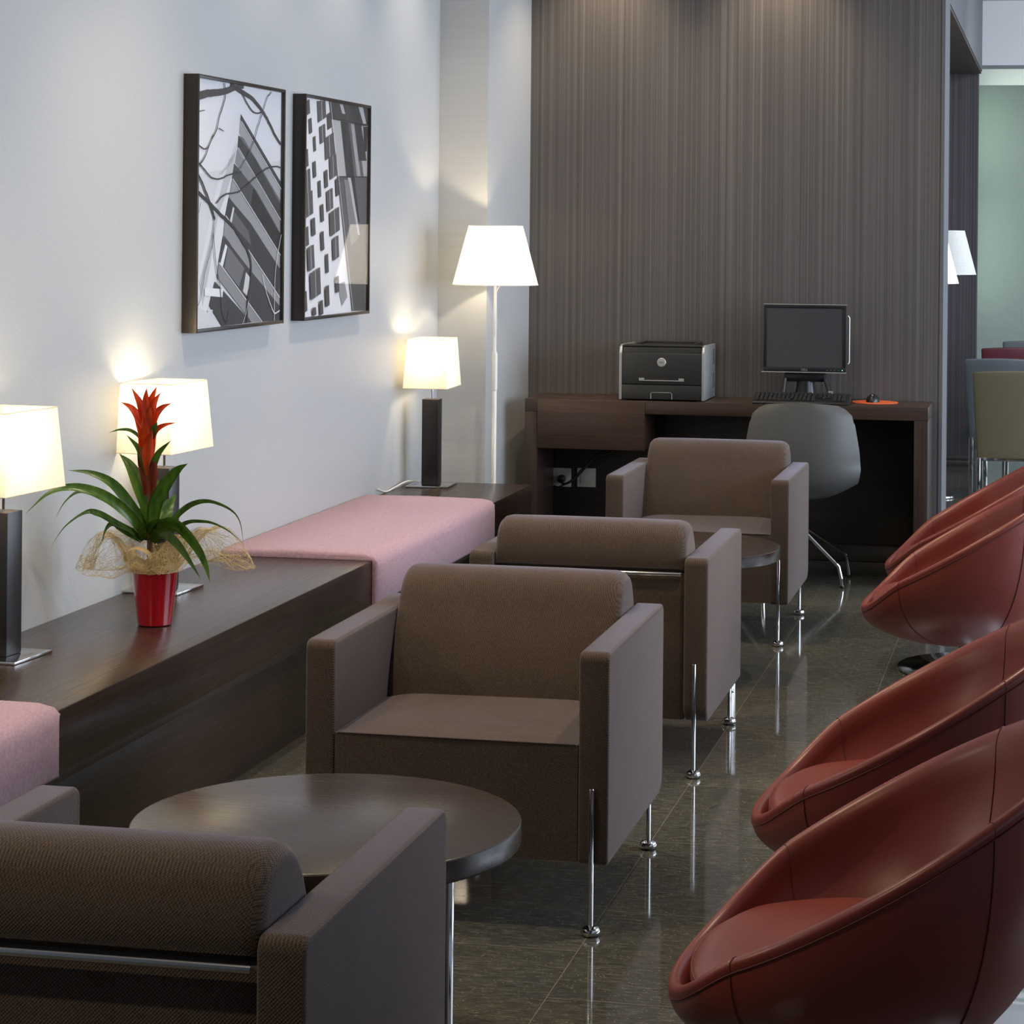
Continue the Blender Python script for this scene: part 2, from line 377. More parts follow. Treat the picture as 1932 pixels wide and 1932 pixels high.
def pad(y0, y1, label):
    """felt pad folded over the bench's top and front edge"""
    bm = bmesh.new(); T = .022
    prof = [(WX+.003, BZ+.0005), (WX+.003, BZ+T*.7), (WX+.012, BZ+T), (-2.35, BZ+T+.003), (BX-.03, BZ+T), (BX+.004, BZ+T-.007), (BX+.016, BZ+T-.024),
            (BX+.019, BZ-.02), (BX+.019, BZ-.128), (BX+.014, BZ-.136), (BX+.001, BZ-.136), (BX+.001, BZ+.0005)]
    ys = [y0, y0+.004, y0+.012] + [y0+.012+(y1-y0-.024)*i/30 for i in range(1, 30)] + [y1-.012, y1-.004, y1]
    rings = []
    for j, y in enumerate(ys):
        e = {0: .45, 1: .8, len(ys)-1: .45, len(ys)-2: .8}.get(j, 1)
        ring = []
        for i, (x, z) in enumerate(prof):
            dz = z-BZ
            if i in (2, 3, 4, 5): z = BZ+.0005+(dz)*e+random.uniform(-.0006, .0006)
            elif i in (7, 8): x = BX+.001+(x-BX-.001)*e
            ring.append(bm.verts.new((x-WX, y-(y0+y1)/2, z-BZ)))
        rings.append(ring)
    k = len(prof)
    for a, b in zip(rings, rings[1:]):
        for i in range(k): bm.faces.new((a[i], a[(i+1) % k], b[(i+1) % k], b[i]))
    bm.faces.new(list(reversed(rings[0]))); bm.faces.new(rings[-1])
    bmesh.ops.recalc_face_normals(bm, faces=bm.faces)
    o = finish('bench_pad', bm, M['pink'], ang=70, loc=(WX, (y0+y1)/2, BZ)); tag(o, label, 'cushion', 'pink felt pads on the bench'); return o
pad(6.87, 8.40, 'pink felt seat pad on the bench beside the farthest table lamp')
pad(3.05, 4.56, 'pink felt seat pad cut off at the left picture edge, near end of bench')

# ------------------------------------------------------------ armchairs
def armchair(label, loc, rz):
    t = thing('armchair', label, 'armchair', loc, rz, 'brown cube armchairs')
    W, L = .338, .3425
    for s in (-1, 1):
        bm = bmesh.new()
        x0, x1 = sorted((s*W, s*(W-.066)))
        # side outline with rounded rear/front corners, extruded
        pts = []
        def arc(cx, cz, r, a0, a1, n=6):
            for k in range(n+1):
                a = R(a0+(a1-a0)*k/n); pts.append((cx+r*math.cos(a), cz+r*math.sin(a)))
        arc(-L+.012, .147+.012, .012, 180, 270, 3); arc(L-.05, .147+.05, .05, 270, 360); arc(L-.022, .6-.022, .022, 0, 90, 5); arc(-L+.022, .6-.022, .022, 90, 180, 5)
        va = [bm.verts.new((x0, y, z)) for y, z in pts]; vb = [bm.verts.new((x1, y, z)) for y, z in pts]
        k = len(pts)
        bm.faces.new(va); bm.faces.new(list(reversed(vb)))
        side = [bm.faces.new((va[(i+1) % k], va[i], vb[i], vb[(i+1) % k])) for i in range(k)]
        bmesh.ops.recalc_face_normals(bm, faces=bm.faces)
        es = [e for e in bm.edges if abs(e.verts[0].co.x-e.verts[1].co.x) < 1e-6]
        bmesh.ops.bevel(bm, geom=es, offset=.007, segments=3, profile=.5, affect='EDGES')
        ar = finish('armrest', bm, M['fabric'], t, ang=50)
        bm = bmesh.new()    # welt seam on the top edges
        for xx in (x0+.0045, x1-.0045):
            tube(bm, [(xx, -L+.022, .5965), (xx, L-.022, .5965)], .0016, 6)
        finish('welt', bm, M['seamdark'], ar)
    # seat block, front panel
    bm = bmesh.new(); nx, ny = 16, 12; top = []
    for i in range(nx+1):
        row = []
        for j in range(ny+1):
            x = -.2705+.541*i/nx; y = -L+.003+(.12+L)*j/ny
            ex = min(i, nx-i)/nx*2; ey = min(1, j/ny*2.2)
            z = .400+.014*(1-(1-min(1, ex*2.2))**3)*(1-(1-ey)**3)+.001*math.sin(9*x+4*y)
            row.append(bm.verts.new((x, y, z)))
        top.append(row)
    bot = [[bm.verts.new((v.co.x, v.co.y, .152)) for v in row] for row in top]
    for i in range(nx):
        for j in range(ny):
            bm.faces.new((top[i][j], top[i+1][j], top[i+1][j+1], top[i][j+1])); bm.faces.new((bot[i][j], bot[i][j+1], bot[i+1][j+1], bot[i+1][j]))
    for i in range(nx):
        bm.faces.new((top[i][0], bot[i][0], bot[i+1][0], top[i+1][0])); bm.faces.new((top[i][ny], top[i+1][ny], bot[i+1][ny], bot[i][ny]))
    for j in range(ny):
        bm.faces.new((top[0][j], top[0][j+1], bot[0][j+1], bot[0][j])); bm.faces.new((top[nx][j], bot[nx][j], bot[nx][j+1], top[nx][j+1]))
    es = [e for e in bm.edges if len(e.link_faces) == 2 and e.calc_face_angle() > 1.0 and (e.verts[0].co.z > .39 and e.verts[1].co.z > .39)]
    bmesh.ops.bevel(bm, geom=es, offset=.006, segments=3, profile=.5, affect='EDGES')
    sc = finish('seat', bm, M['fabric'], t, ang=50)
    tb('welt', [(-.264, -L+.0035, .4005), (0, -L+.0020, .4008), (.264, -L+.0035, .4005)], .0018, M['seamdark'], sc, 6)
    # backrest
    prof = [(.045, .40), (.062, .46), (.095, .54), (.125, .60), (.147, .643), (.172, .672), (.205, .688), (.243, .690), (.278, .680), (.305, .656), (.320, .622), (.324, .59), (.322, .567), (.30, .562), (.30, .40)]
    pp = bez([(0, y, z) for y, z in prof[:13]], 3)+[Vector((0, .30, .562)), Vector((0, .30, .40))]
    xs = [-.2715, -.268, -.258, -.24, -.12, 0, .12, .24, .258, .268, .2715]
    bm = bmesh.new(); rings = []
    for q, x in enumerate(xs):
        e = {0: .80, 1: .90, 2: .965, 3: .993}.get(min(q, 10-q), 1); cy, cz = .20, .53
        rings.append([bm.verts.new((x, cy+(p.y-cy)*e, cz+(p.z-cz)*e if p.z > .45 else p.z)) for p in pp])
    k = len(pp)
    for a, b in zip(rings, rings[1:]):
        for i in range(k): bm.faces.new((a[i], a[(i+1) % k], b[(i+1) % k], b[i]))
    bm.faces.new(rings[0]); bm.faces.new(rings[-1]); bmesh.ops.recalc_face_normals(bm, faces=bm.faces)
    finish('backrest', bm, M['fabric'], t, ang=60)
    bx('back_panel', (-.2705, .20, .150), (.2705, .318, .553), M['fabric'], t, .006)
    tb('back_bar', [(-.262, .331, .553), (.262, .331, .553)], .0062, M['chrome'], t, 14)
    for sx in (-1, 1):
        for sy in (-1, 1):
            x = sx*(W-.035); y = sy*(L+.0066)
            bm = bmesh.new(); lathe(bm, [(.0060, .018), (.0060, .309), (.005, .312)], 16, (x, y, 0))
            lg = finish('leg', bm, M['chrome'], t)
            bm = bmesh.new(); lathe(bm, [(.010, .0), (.0175, .002), (.0208, .007), (.0212, .011), (.0185, .017), (.012, .0205), (.0062, .022)], 24, (x, y, 0.0005))
            finish('foot', bm, M['chrome'], lg)
    return t
ac = armchair('brown woven armchair facing the camera in front of the near round table', (-1.264, 5.097, 0), 0)
dup(ac, (-1.262, 3.095, 0), math.pi, 'brown woven armchair nearest the camera, seen from behind at bottom left')
dup(ac, (-1.270, 6.528, 0), math.pi, 'brown woven armchair seen from behind, back to back with the one facing the camera')
dup(ac, (-1.283, 8.560, 0), 0, 'brown woven armchair farthest away, in front of the desk and grey chair')

# ------------------------------------------------------------ round tables
def rtable(label, loc, a0):
    t = thing('round_table', label, 'table', loc, 0, 'round dark coffee tables')
    bm = bmesh.new(); lathe(bm, [(.335, .408), (.343, .410), (.345, .414), (.345, .447), (.3435, .449), (.341, .450)], 96)
    finish('tabletop', bm, M['tabletop'], t)
    for k in range(4):
        a = R(a0+90*k); x, y = .262*math.cos(a), .262*math.sin(a)
        bm = bmesh.new(); lathe(bm, [(.0110, .004), (.0115, .4075)], 18, (x, y, 0)); lg = finish('leg', bm, M['chrome'], t)
        bm = bmesh.new(); lathe(bm, [(.010, .0), (.0125, .002), (.0125, .005), (.008, .008)], 20, (x, y, .0005)); finish('foot', bm, M['chrome'], lg)
    return t
rt = rtable('large round dark-topped coffee table between the two nearest brown armchairs', (-1.262, 3.873, 0), -20)
dup(rt, (-1.240, 7.53, 0), R(-18), 'round dark-topped coffee table mostly hidden behind the second armchair back')

# ------------------------------------------------------------ red egg chairs (front towards -X)
def egg(label, loc, rz):
    t = thing('tub_chair', label, 'chair', loc, rz, 'red leather tub chairs')
    AX, AY, ZB = .318, .378, .245
    def zr(c):   # c = cos(phi): -1 front, +1 back
        q = max(0, min(1, (-c-.55)/.45)); return .578+.185*c-.036*q*q*(3-2*q)
    def rim(phi, k=1.0):
        c, s = math.cos(phi), math.sin(phi)
        e = 1.0
        x = AX*c; y = AY*math.copysign(abs(s)**.93, s)
        return x, y, zr(c)
    N = 96; K = 18
    bm = bmesh.new(); rings = []
    for j in range(K+1):
        u = math.cos(math.pi/2*j/K*.985); ring = []
        for i in range(N):
            x, y, z = rim(2*math.pi*i/N)
            zz = ZB+(z-.012-ZB)*(1-math.sqrt(max(0, 1-u*u)))
            ring.append(bm.verts.new((x*u, y*u, zz)))
        rings.append(ring)
    for a, b in zip(rings, rings[1:]):
        for i in range(N): bm.faces.new((a[(i+1) % N], a[i], b[i], b[(i+1) % N]))
    bm.faces.new(rings[-1]); bmesh.ops.recalc_face_normals(bm, faces=bm.faces)
    finish('shell', bm, M['leather'], t, ang=80)
    # padded liner with rolled rim
    bm = bmesh.new(); rings = []
    roll = [(0, -.012), (.0025, -.004), (.001, .003), (-.005, .008), (-.012, .008), (-.019, .003), (-.025, -.006), (-.0295, -.018)]
    for off, dz in roll:
        ring = []
        for i in range(N):
            x, y, z = rim(2*math.pi*i/N); rr = math.hypot(x, y); f = (rr+off)/rr
            ring.append(bm.verts.new((x*f, y*f, z+dz)))
        rings.append(ring)
    for j in range(1, 15):
        u = math.cos(math.pi/2*j/15); ring = []
        for i in range(N):
            x, y, z = rim(2*math.pi*i/N); rr = math.hypot(x, y); f = (rr-.030)/rr*(.12+.88*u)
            zz = ZB+.05+(z-.019-ZB-.05)*(1-math.sqrt(max(0, 1-u*u)))
            ring.append(bm.verts.new((x*f, y*f, zz)))
        rings.append(ring)
    for a, b in zip(rings, rings[1:]):
        for i in range(N): bm.faces.new((a[i], a[(i+1) % N], b[(i+1) % N], b[i]))
    bm.faces.new(rings[-1]); bmesh.ops.recalc_face_normals(bm, faces=bm.faces)
    finish('liner', bm, M['leather'], t, ang=80)
    # seat cushion
    bm = bmesh.new(); rings = []
    ctop = [(.97, -.045), (.995, -.014), (.988, .0), (.94, .009), (.85, .016), (.65, .024), (.4, .029), (.15, .031)]
    def rin(a, z):   # where the liner's inside stands at height z
        x, y, zq = rim(a); rr = math.hypot(x, y); h = zq-.019-ZB-.05
        q = min(1, max(0, (z-ZB-.05)/h)); u = math.sqrt(1-(1-q)**2); f = (rr-.030)/rr*(.12+.88*u)
        return x*f, y*f
    for f, dz in ctop:
        ring = []
        for i in range(N):
            a = 2*math.pi*i/N; c, s = math.cos(a), math.sin(a)
            x, y = rin(a, .384+min(0, dz)+.01*(c+1)); k_ = min(1, .290/max(.001, math.hypot(x, y)*max(.8, -c)) if c < -.8 else 1)
            ring.append(bm.verts.new((x*f*k_, y*f*k_, .388+dz+.02*(x*f+.28)/.5)))
        rings.append(ring)
    for a, b in zip(rings, rings[1:]):
        for i in range(N): bm.faces.new((a[i], a[(i+1) % N], b[(i+1) % N], b[i]))
    bm.faces.new(rings[-1]); bm.faces.new(list(reversed(rings[0])))
    cu = finish('seat_cushion', bm, M['leather'], t, ang=80)
    bm = bmesh.new()
    pts = []
    for i in range(97):
        x, y = rin(2*math.pi*i/96, .384+.01*(math.cos(2*math.pi*i/96)+1)); pts.append((x*.985, y*.985, .3865+.02*(x+.28)/.5))
    tube(bm, pts, .0022, 6)
    finish('piping', bm, M['leather'], cu)
    # seams: piping just under the rolled rim and two panel seams each side
    bm = bmesh.new(); pts = []
    for i in range(N+1):
        x, y, z = rim(2*math.pi*i/N); pts.append((x*1.003, y*1.003, z-.013))
    tube(bm, pts, .0014, 6); finish('rim_seam', bm, M['seam'], t)
    for ph in (R(56), R(-56), R(126), R(-126)):
        bm = bmesh.new(); pts = []
        for j in range(K-1):
            u = math.cos(math.pi/2*j/K*.985); x, y, z = rim(ph)
            pts.append((x*u*1.002, y*u*1.002, ZB+(z-.014-ZB)*(1-math.sqrt(max(0, 1-u*u)))-.0005))
        tube(bm, pts, .0010, 6); finish('panel_seam', bm, M['seam'], t)
        bm = bmesh.new(); x, y, z = rim(ph); rr = math.hypot(x, y); pts = []
        for off, dz in roll: pts.append((x*(rr+off)/rr, y*(rr+off)/rr, z+dz+.0006))
        for j in range(1, 9):
            u = math.cos(math.pi/2*j/15); f = (rr-.030)/rr*(.12+.88*u)*.998
            pts.append((x*f, y*f, ZB+.05+(z-.019-ZB-.05)*(1-math.sqrt(max(0, 1-u*u)))+.001))
        tube(bm, pts, .0008, 6); finish('stitching', bm, M['seam'], t)
    bm = bmesh.new(); lathe(bm, [(.034, .012), (.034, .262)], 32); finish('column', bm, M['chrome'], t)
    bm = bmesh.new(); lathe(bm, [(.270, .0005), (.275, .003), (.275, .009), (.270, .012), (.036, .015)], 72); finish('base_disc', bm, M['chrome'], t)
    return t
eg = egg('red leather tub chair nearest the camera, at bottom right', (-.255, 3.49, 0), 0)
dup(eg, (-.262, 4.50, 0), 0, 'red leather tub chair directly behind the nearest one')
dup(eg, (-.262, 7.04, 0), 0, 'red leather tub chair above the round chrome base at the right edge')
dup(eg, (-.255, 7.93, 0), 0, 'farthest red leather tub chair, mostly hidden behind another red one')

# ------------------------------------------------------------ table lamps
def tlamp(label, loc, rz, h=.853, bulb=9):
    t = thing('table_lamp', label, 'lamp', loc, rz, 'box-shaded table lamps on the bench')
    z0 = 0.0005
    bx('base_plate', (-.088, -.088, z0), (.088, .088, z0+.007), M['chrome'], t, .0012)
    bx('block', (-.034, -.034, z0+.0075), (.034, .034, .353), M['black_wood'], t, .0015)
    bm = bmesh.new(); lathe(bm, [(.005, .3535), (.005, .500)], 12); finish('stem', bm, M['chrome'], t)
    bm = bmesh.new(); lathe(bm, [(.014, .44), (.014, .50)], 16); so = finish('bulb_socket', bm, M['white'], t)
    # shade: four slightly leaning fabric walls of real thickness, open top and bottom
    bm = bmesh.new(); zb, zt, b, tt, th, DP = .402, .599, .0900, .0770, .0008, 1.55
    def sq(r, z): return [bm.verts.new((x*r, y*r*DP, z)) for x, y in ((-1, -1), (1, -1), (1, 1), (-1, 1))]
    ob, ot, ib, it = sq(b, zb), sq(tt, zt), sq(b-th, zb), sq(tt-th, zt)
    for i in range(4):
        j = (i+1) % 4
        bm.faces.new((ob[i], ob[j], ot[j], ot[i])); 
    sh = finish('lamp_shade', bm, M['shade'], t, smooth=False)
    bm = bmesh.new()
    for r_, z in ((b, zb+.001), (tt, zt-.001)):
        ps = [(x*r_, y*r_*DP, z) for x, y in ((-1, -1), (1, -1), (1, 1), (-1, 1))]
        for i in range(4): tube(bm, [ps[i], ps[(i+1) % 4]], .0011, 6)
    finish('edge_trim', bm, M['shade_trim'], sh)
    for zz in (zt-.03,):
        bm = bmesh.new(); r_ = b+(tt-b)*(zz-zb)/(zt-zb)
        tube(bm, [(-r_, 0, zz), (r_, 0, zz)], .0012, 6); tube(bm, [(0, -r_*DP, zz), (0, r_*DP, zz)], .0012, 6); finish('shade_spider', bm, M['chrome'], sh)
    return t
def bulb(loc, power, col, rad=.018):
    l = bpy.data.lights.new('lamp_bulb_light', 'POINT'); l.energy = power; l.color = col; l.shadow_soft_size = rad
    o = bpy.data.objects.new('lamp_bulb_light', l); C.objects.link(o); o.location = loc
M['black_wood'] = wood('black_lamp_wood', (.006, .005, .006), (.016, .013, .014), .4, 2)
M['shade_trim'] = mat('shade_trim_cream', (.7, .62, .42), .8)
l1 = tlamp('table lamp with square cream shade, cut off at the left picture edge', (-2.494, 5.12, BZ), R(-5))
dup(l1, (-2.512, 6.175, BZ), R(-4), 'table lamp with square cream shade, right behind the red flowering plant')
dup(l1, (-2.485, 8.942, BZ), R(3), 'farthest square-shaded table lamp, beside the tall white floor lamp')
for x, y in ((-2.494, 5.12), (-2.512, 6.175), (-2.485, 8.942)):
    bulb((x, y-.045, BZ+.545), 3.4, (1, .80, .50), .025)
# white flex of the far table lamp
tag(tb('lamp_flex', [(-2.55, 8.99, BZ+.012), (-2.575, 8.90, BZ+.02), (-2.588, 8.78, BZ+.010), (-2.592, 8.66, BZ+.004), (-2.594, 8.55, BZ+.026)], .003, M['white'], None, 8, 6),
    'thin white cable lying on the bench behind the farthest table lamp', 'cable')

# ------------------------------------------------------------ floor lamps
def flamp(label, loc, rz=0):
    t = thing('floor_lamp', label, 'floor lamp', loc, rz, 'white floor lamps with cone shades')
    bm = bmesh.new(); lathe(bm, [(.064, .0005), (.066, .004), (.064, .012), (.012, .016)], 48); finish('base', bm, M['steel'], t)
    bm = bmesh.new(); lathe(bm, [(.0100, .0165), (.0100, .985), (.0065, .99), (.0065, 1.36)], 16, cap=True); finish('pole', bm, M['white'], t)
    bm = bmesh.new(); lathe(bm, [(.0125, .83), (.0125, .98)], 16); finish('sleeve', bm, M['white'], t)
    tb('switch_arm', [(.004, 0, 1.235), (.014, 0, 1.255), (.030, 0, 1.268), (.060, 0, 1.274), (.088, 0, 1.262)], .0025, M['white'], t, 8, 4)
    bm = bmesh.new(); seg = 192; rb, rt_, zb, zt = .178, .112, 1.268, 1.513
    NR = 26; rings = []
    for q in range(NR+1):
        f = q/NR; r_ = rb+(rt_-rb)*f; z = zb+(zt-zb)*f
        rings.append([bm.verts.new(((r_+.0007*math.cos(i*math.pi))*math.cos(2*math.pi*i/seg), (r_+.0007*math.cos(i*math.pi))*math.sin(2*math.pi*i/seg), z)) for i in range(seg)])
    for a, b in zip(rings, rings[1:]):
        for i in range(seg): bm.faces.new((a[i], a[(i+1) % seg], b[(i+1) % seg], b[i]))
    sh = finish('lamp_shade', bm, M['shade_white'], t, ang=80)
    bm = bmesh.new()
    for rr, z in ((rb, zb), (rt_, zt)): tube(bm, [(rr*math.cos(a*math.pi/48), rr*math.sin(a*math.pi/48), z) for a in range(97)], .002, 6)
    finish('shade_ring', bm, M['white'], sh)
    bm = bmesh.new(); lathe(bm, [(.012, 1.33), (.012, 1.37), (.02, 1.38)], 16); finish('bulb_socket', bm, M['white'], t)
    return t
bulb((-2.30, 3.35, 1.20), 11, (1, .84, .62), .02)   # table lamp farther down the bench, outside the frame
f1 = flamp('tall white floor lamp with glowing cone shade in the corner behind the bench', (-2.298, 9.235, 0))
dup(f1, (-.625, 10.66, 0), 0, 'lit white floor lamp peeking out from behind the grey end of the striped wall')
dup(f1, (-.628, 13.05, 0), 0, 'unlit white floor lamp standing farther back in the side opening')
bulb((-2.298, 9.235, 1.42), 7, (1, .80, .55)); bulb((-.625, 10.66, 1.42), 8, (1, .80, .55))

# ------------------------------------------------------------ framed photographs
def inv_bilinear(q, p):
    # q: TL,TR,BR,BL -> (u right, v down)
    u = v = .5
    for _ in range(12):
        x = [(1-u)*(1-v)*q[0][k]+u*(1-v)*q[1][k]+u*v*q[2][k]+(1-u)*v*q[3][k] for k in (0, 1)]
        du = [(1-v)*(q[1][k]-q[0][k])+v*(q[2][k]-q[3][k]) for k in (0, 1)]
        dv = [(1-u)*(q[3][k]-q[0][k])+u*(q[2][k]-q[1][k]) for k in (0, 1)]
        ex, ey = p[0]-x[0], p[1]-x[1]; det = du[0]*dv[1]-du[1]*dv[0]
        u += (ex*dv[1]-ey*dv[0])/det; v += (du[0]*ey-du[1]*ex)/det
    return u, v
GR = {}
def gray(g):
    if g not in GR:
        c = min(.95, (g/255)**2.2*1.35); GR[g] = mat('print_grey', (c, c, c*1.03), .5, spec=.2)
    return GR[g]
def picture(label, y0, y1, z0, z1, quad, polys, lines):
    d = .048; t = thing('framed_picture', label, 'picture', (WX, (y0+y1)/2, (z0+z1)/2), 0, 'framed black and white photographs')
    yc, zc = (y0+y1)/2, (z0+z1)/2; hy, hz = (y1-y0)/2, (z1-z0)/2; fw = .011
    bm = bmesh.new()
    box(bm, (.001, -hy, -hz), (d, -hy+fw, hz), .0008); box(bm, (.001, hy-fw, -hz), (d, hy, hz), .0008)
    box(bm, (.001, -hy+fw, -hz), (d, hy-fw, -hz+fw), .0008); box(bm, (.001, -hy+fw, hz-fw), (d, hy-fw, hz), .0008)
    finish('frame', bm, M['frame'], t)
    px = d-.012; iy, iz = hy-fw, hz-fw
    bm = bmesh.new(); mats = []
    def mi(g):
        mm = gray(g)
        if mm not in mats: mats.append(mm)
        return mats.index(mm)
    box(bm, (.002, -iy, -iz), (px, iy, iz), 0, mi=mi(196))
    lay = [0]
    def loc(p):
        u, v = inv_bilinear(quad, p); return min(1, max(0, u)), min(1, max(0, v))
    def vert(u, v): return bm.verts.new((px+.00012*lay[0], -iy+u*2*iy, iz-v*2*iz))
    for g, pts in polys:
        lay[0] += 1; vs = [vert(*loc(p)) for p in pts]
        f = bm.faces.new(vs); f.material_index = mi(g)
        f.normal_update()
        if f.normal.x < 0: f.normal_flip()
    for g, wd, pts in lines:
        lay[0] += 1; P2 = [loc((p[0], p[1])) for p in pts]; n = len(P2)
        P2 = [Vector((u*2*iy, v*2*iz)) for u, v in P2]
        sm = bez([(p.x, p.y, 0) for p in P2], 4) if n > 2 else [Vector((p.x, p.y, 0)) for p in P2]
        nn = len(sm); L_, R_ = [], []
        for i, p in enumerate(sm):
            tt = (sm[min(i+1, nn-1)]-sm[max(i-1, 0)]); tt = tt.normalized() if tt.length > 1e-7 else Vector((1, 0, 0))
            ww = (wd[0]+(wd[1]-wd[0])*i/(nn-1))/2/1000 if isinstance(wd, tuple) else wd/2000
            if n > 2 and i not in (0, nn-1): p = p+Vector((random.uniform(-1, 1), random.uniform(-1, 1), 0))*.0012
            o_ = Vector((-tt.y, tt.x, 0))*ww
            for lst, q in ((L_, p+o_), (R_, p-o_)):
                lst.append(bm.verts.new((px+.00012*lay[0], -iy+min(2*iy, max(0, q.x)), iz-min(2*iz, max(0, q.y)))))
        for i in range(nn-1):
            f = bm.faces.new((L_[i], L_[i+1], R_[i+1], R_[i])); f.material_index = mi(g); f.normal_update()
            if f.normal.x < 0: f.normal_flip()
    finish('photo_print', bm, mats, t, smooth=False)
    bx('glass', (d-.0045, -iy+.0005, -iz+.0005), (d-.0025, iy-.0005, iz-.0005), M['glass'], t, 0)
    return t
Q1 = [(282, 180), (815, 265), (793, 1733), (248, 1795)]
polys1 = [(208, [(282, 180), (815, 265), (808, 700), (268, 800)]), (206, [(515, 390), (545, 408), (540, 470), (527, 545), (520, 620), (498, 725), (485, 820), (462, 940), (440, 1060), (425, 1190), (395, 1360), (370, 1490), (335, 1640), (300, 1780), (248, 1795), (252, 1560), (300, 1330), (380, 930), (460, 620)]),
 (178, [(515, 640), (485, 800), (440, 950), (400, 1060), (380, 1180), (345, 1400), (300, 1650), (280, 1500), (340, 1250), (400, 960), (470, 700)]),
 (60, [(545, 405), (808, 840), (806, 880), (540, 440)]), (150, [(540, 440), (806, 880), (803, 975), (532, 530)]), (98, [(560, 560), (803, 960), (803, 1040), (527, 610), (528, 545)]),
 (62, [(528, 545), (640, 700), (803, 985), (800, 1082), (522, 620)]), (128, [(520, 630), (800, 1090), (798, 1170), (505, 720)]), (72, [(500, 725), (640, 900), (800, 1170), (797, 1310), (485, 820)]), (48, [(620, 880), (800, 1180), (797, 1300), (600, 990)]),
 (142, [(485, 830), (797, 1320), (795, 1400), (466, 945)]), (60, [(463, 945), (600, 1110), (795, 1400), (790, 1582), (440, 1060)]), (92, [(485, 1020), (585, 1160), (600, 1250), (475, 1110)]), (200, [(488, 1005), (496, 1015), (478, 1110), (468, 1095)]),
 (135, [(440, 1068), (790, 1592), (788, 1690), (428, 1185)]), (64, [(425, 1190), (560, 1370), (790, 1640), (792, 1733), (665, 1745), (395, 1360)]), (104, [(455, 1260), (555, 1400), (520, 1520), (430, 1400)]), (215, [(438, 1245), (450, 1262), (418, 1400), (404, 1375)]),
 (190, [(565, 1425), (592, 1460), (580, 1590), (545, 1550)]), (130, [(395, 1368), (665, 1745), (600, 1750), (385, 1460)]), (66, [(372, 1488), (600, 1750), (410, 1775), (335, 1640)]), (196, [(270, 1650), (330, 1690), (400, 1775), (248, 1795)]),
 (214, [(310, 1528), (420, 1535), (415, 1588), (308, 1578)]), (196, [(325, 1668), (355, 1668), (352, 1715), (323, 1715)])]
lines1 = [(225, 2.4, [(545, 455), (806, 888)]), (225, 2.6, [(522, 622), (800, 1086)]), (225, 3, [(486, 824), (797, 1314)]), (225, 3.4, [(440, 1062), (790, 1586)]), (225, 3.4, [(395, 1364), (668, 1745)]),
 (70, (26, 16), [(282, 300), (340, 280), (420, 270), (500, 240), (560, 225)]), (60, (16, 9), [(480, 215), (540, 260), (620, 310), (680, 385), (720, 450), (760, 530), (806, 600)]),
 (60, (6, 3), [(545, 265), (600, 370), (640, 400), (680, 385), (710, 300), (742, 260)]), (66, (6, 5), [(440, 210), (445, 300), (410, 420), (390, 510), (350, 600), (320, 690), (285, 740)]),
 (66, (5, 3), [(272, 600), (310, 635), (340, 620), (370, 540)]), (60, (6, 4), [(272, 720), (310, 760), (350, 815), (400, 830), (460, 800), (540, 780)]), (60, (5, 5), [(806, 750), (750, 742), (690, 765), (620, 820), (550, 885), (500, 915), (430, 930), (380, 985)]),
 (66, (5, 3), [(680, 390), (650, 480), (620, 580), (580, 670), (530, 760)]), (54, (8, 12), [(268, 780), (310, 880), (340, 970), (360, 1040), (372, 1090)]), (54, (10, 14), [(268, 905), (340, 980), (410, 1060), (480, 1130), (530, 1210), (575, 1290), (595, 1380), (590, 1500), (570, 1610), (565, 1750)]),
 (60, (4, 3), [(365, 1090), (362, 1180), (345, 1290), (310, 1420), (280, 1600), (255, 1660)]), (60, (5, 4), [(362, 1170), (370, 1320), (380, 1420), (400, 1540), (408, 1680), (435, 1750), (450, 1670)]), (70, 3, [(290, 980), (275, 1050), (265, 1080)]),
 (200, (4, 4), [(800, 1180), (775, 1300), (755, 1450), (750, 1600), (748, 1735)]), (200, (4, 5), [(670, 1440), (690, 1540), (725, 1640), (750, 1690), (785, 1670)]), (190, (3, 3), [(575, 1610), (560, 1680), (535, 1760)]), (90, 2, [(510, 600), (480, 700), (410, 800)]), (70, 2.5, [(282, 400), (320, 388)]), (60, 3, [(400, 500), (430, 520)])]
picture('left framed black and white photo of a building behind bare branches, larger on the wall', 6.52, 7.315, 1.176, 1.962, Q1, polys1, lines1)
Q2 = [(970, 295), (1362, 362), (1335, 1668), (935, 1712)]
polys2 = [(212, [(970, 295), (1115, 320), (1240, 1672), (935, 1712)]), (92, [(1115, 320), (1362, 362), (1335, 1668), (1240, 1672)]), (70, [(1115, 320), (1362, 362), (1360, 470), (1130, 425)]), (165, [(1130, 435), (1185, 445), (1215, 800), (1165, 800)]),
 (60, [(1185, 445), (1235, 455), (1300, 1095), (1250, 1095)]), (150, [(1250, 460), (1270, 465), (1310, 800), (1285, 800)]), (160, [(1290, 480), (1360, 475), (1355, 800), (1330, 800)]), (175, [(1225, 810), (1245, 810), (1300, 1180), (1270, 1180)]), (62, [(1265, 350), (1300, 355), (1330, 560), (1350, 700), (1300, 700), (1280, 500)]),
 (170, [(1180, 335), (1200, 338), (1215, 400), (1195, 395)]), (170, [(1300, 352), (1330, 357), (1350, 460), (1330, 460)]), (120, [(1200, 820), (1230, 830), (1290, 1200), (1240, 1250)]), (55, [(1330, 480), (1360, 480), (1352, 640), (1335, 640)]), (80, [(1235, 1480), (1320, 1480), (1330, 1660), (1240, 1672)]), (140, [(1150, 1500), (1195, 1480), (1212, 1580), (1175, 1640)])]
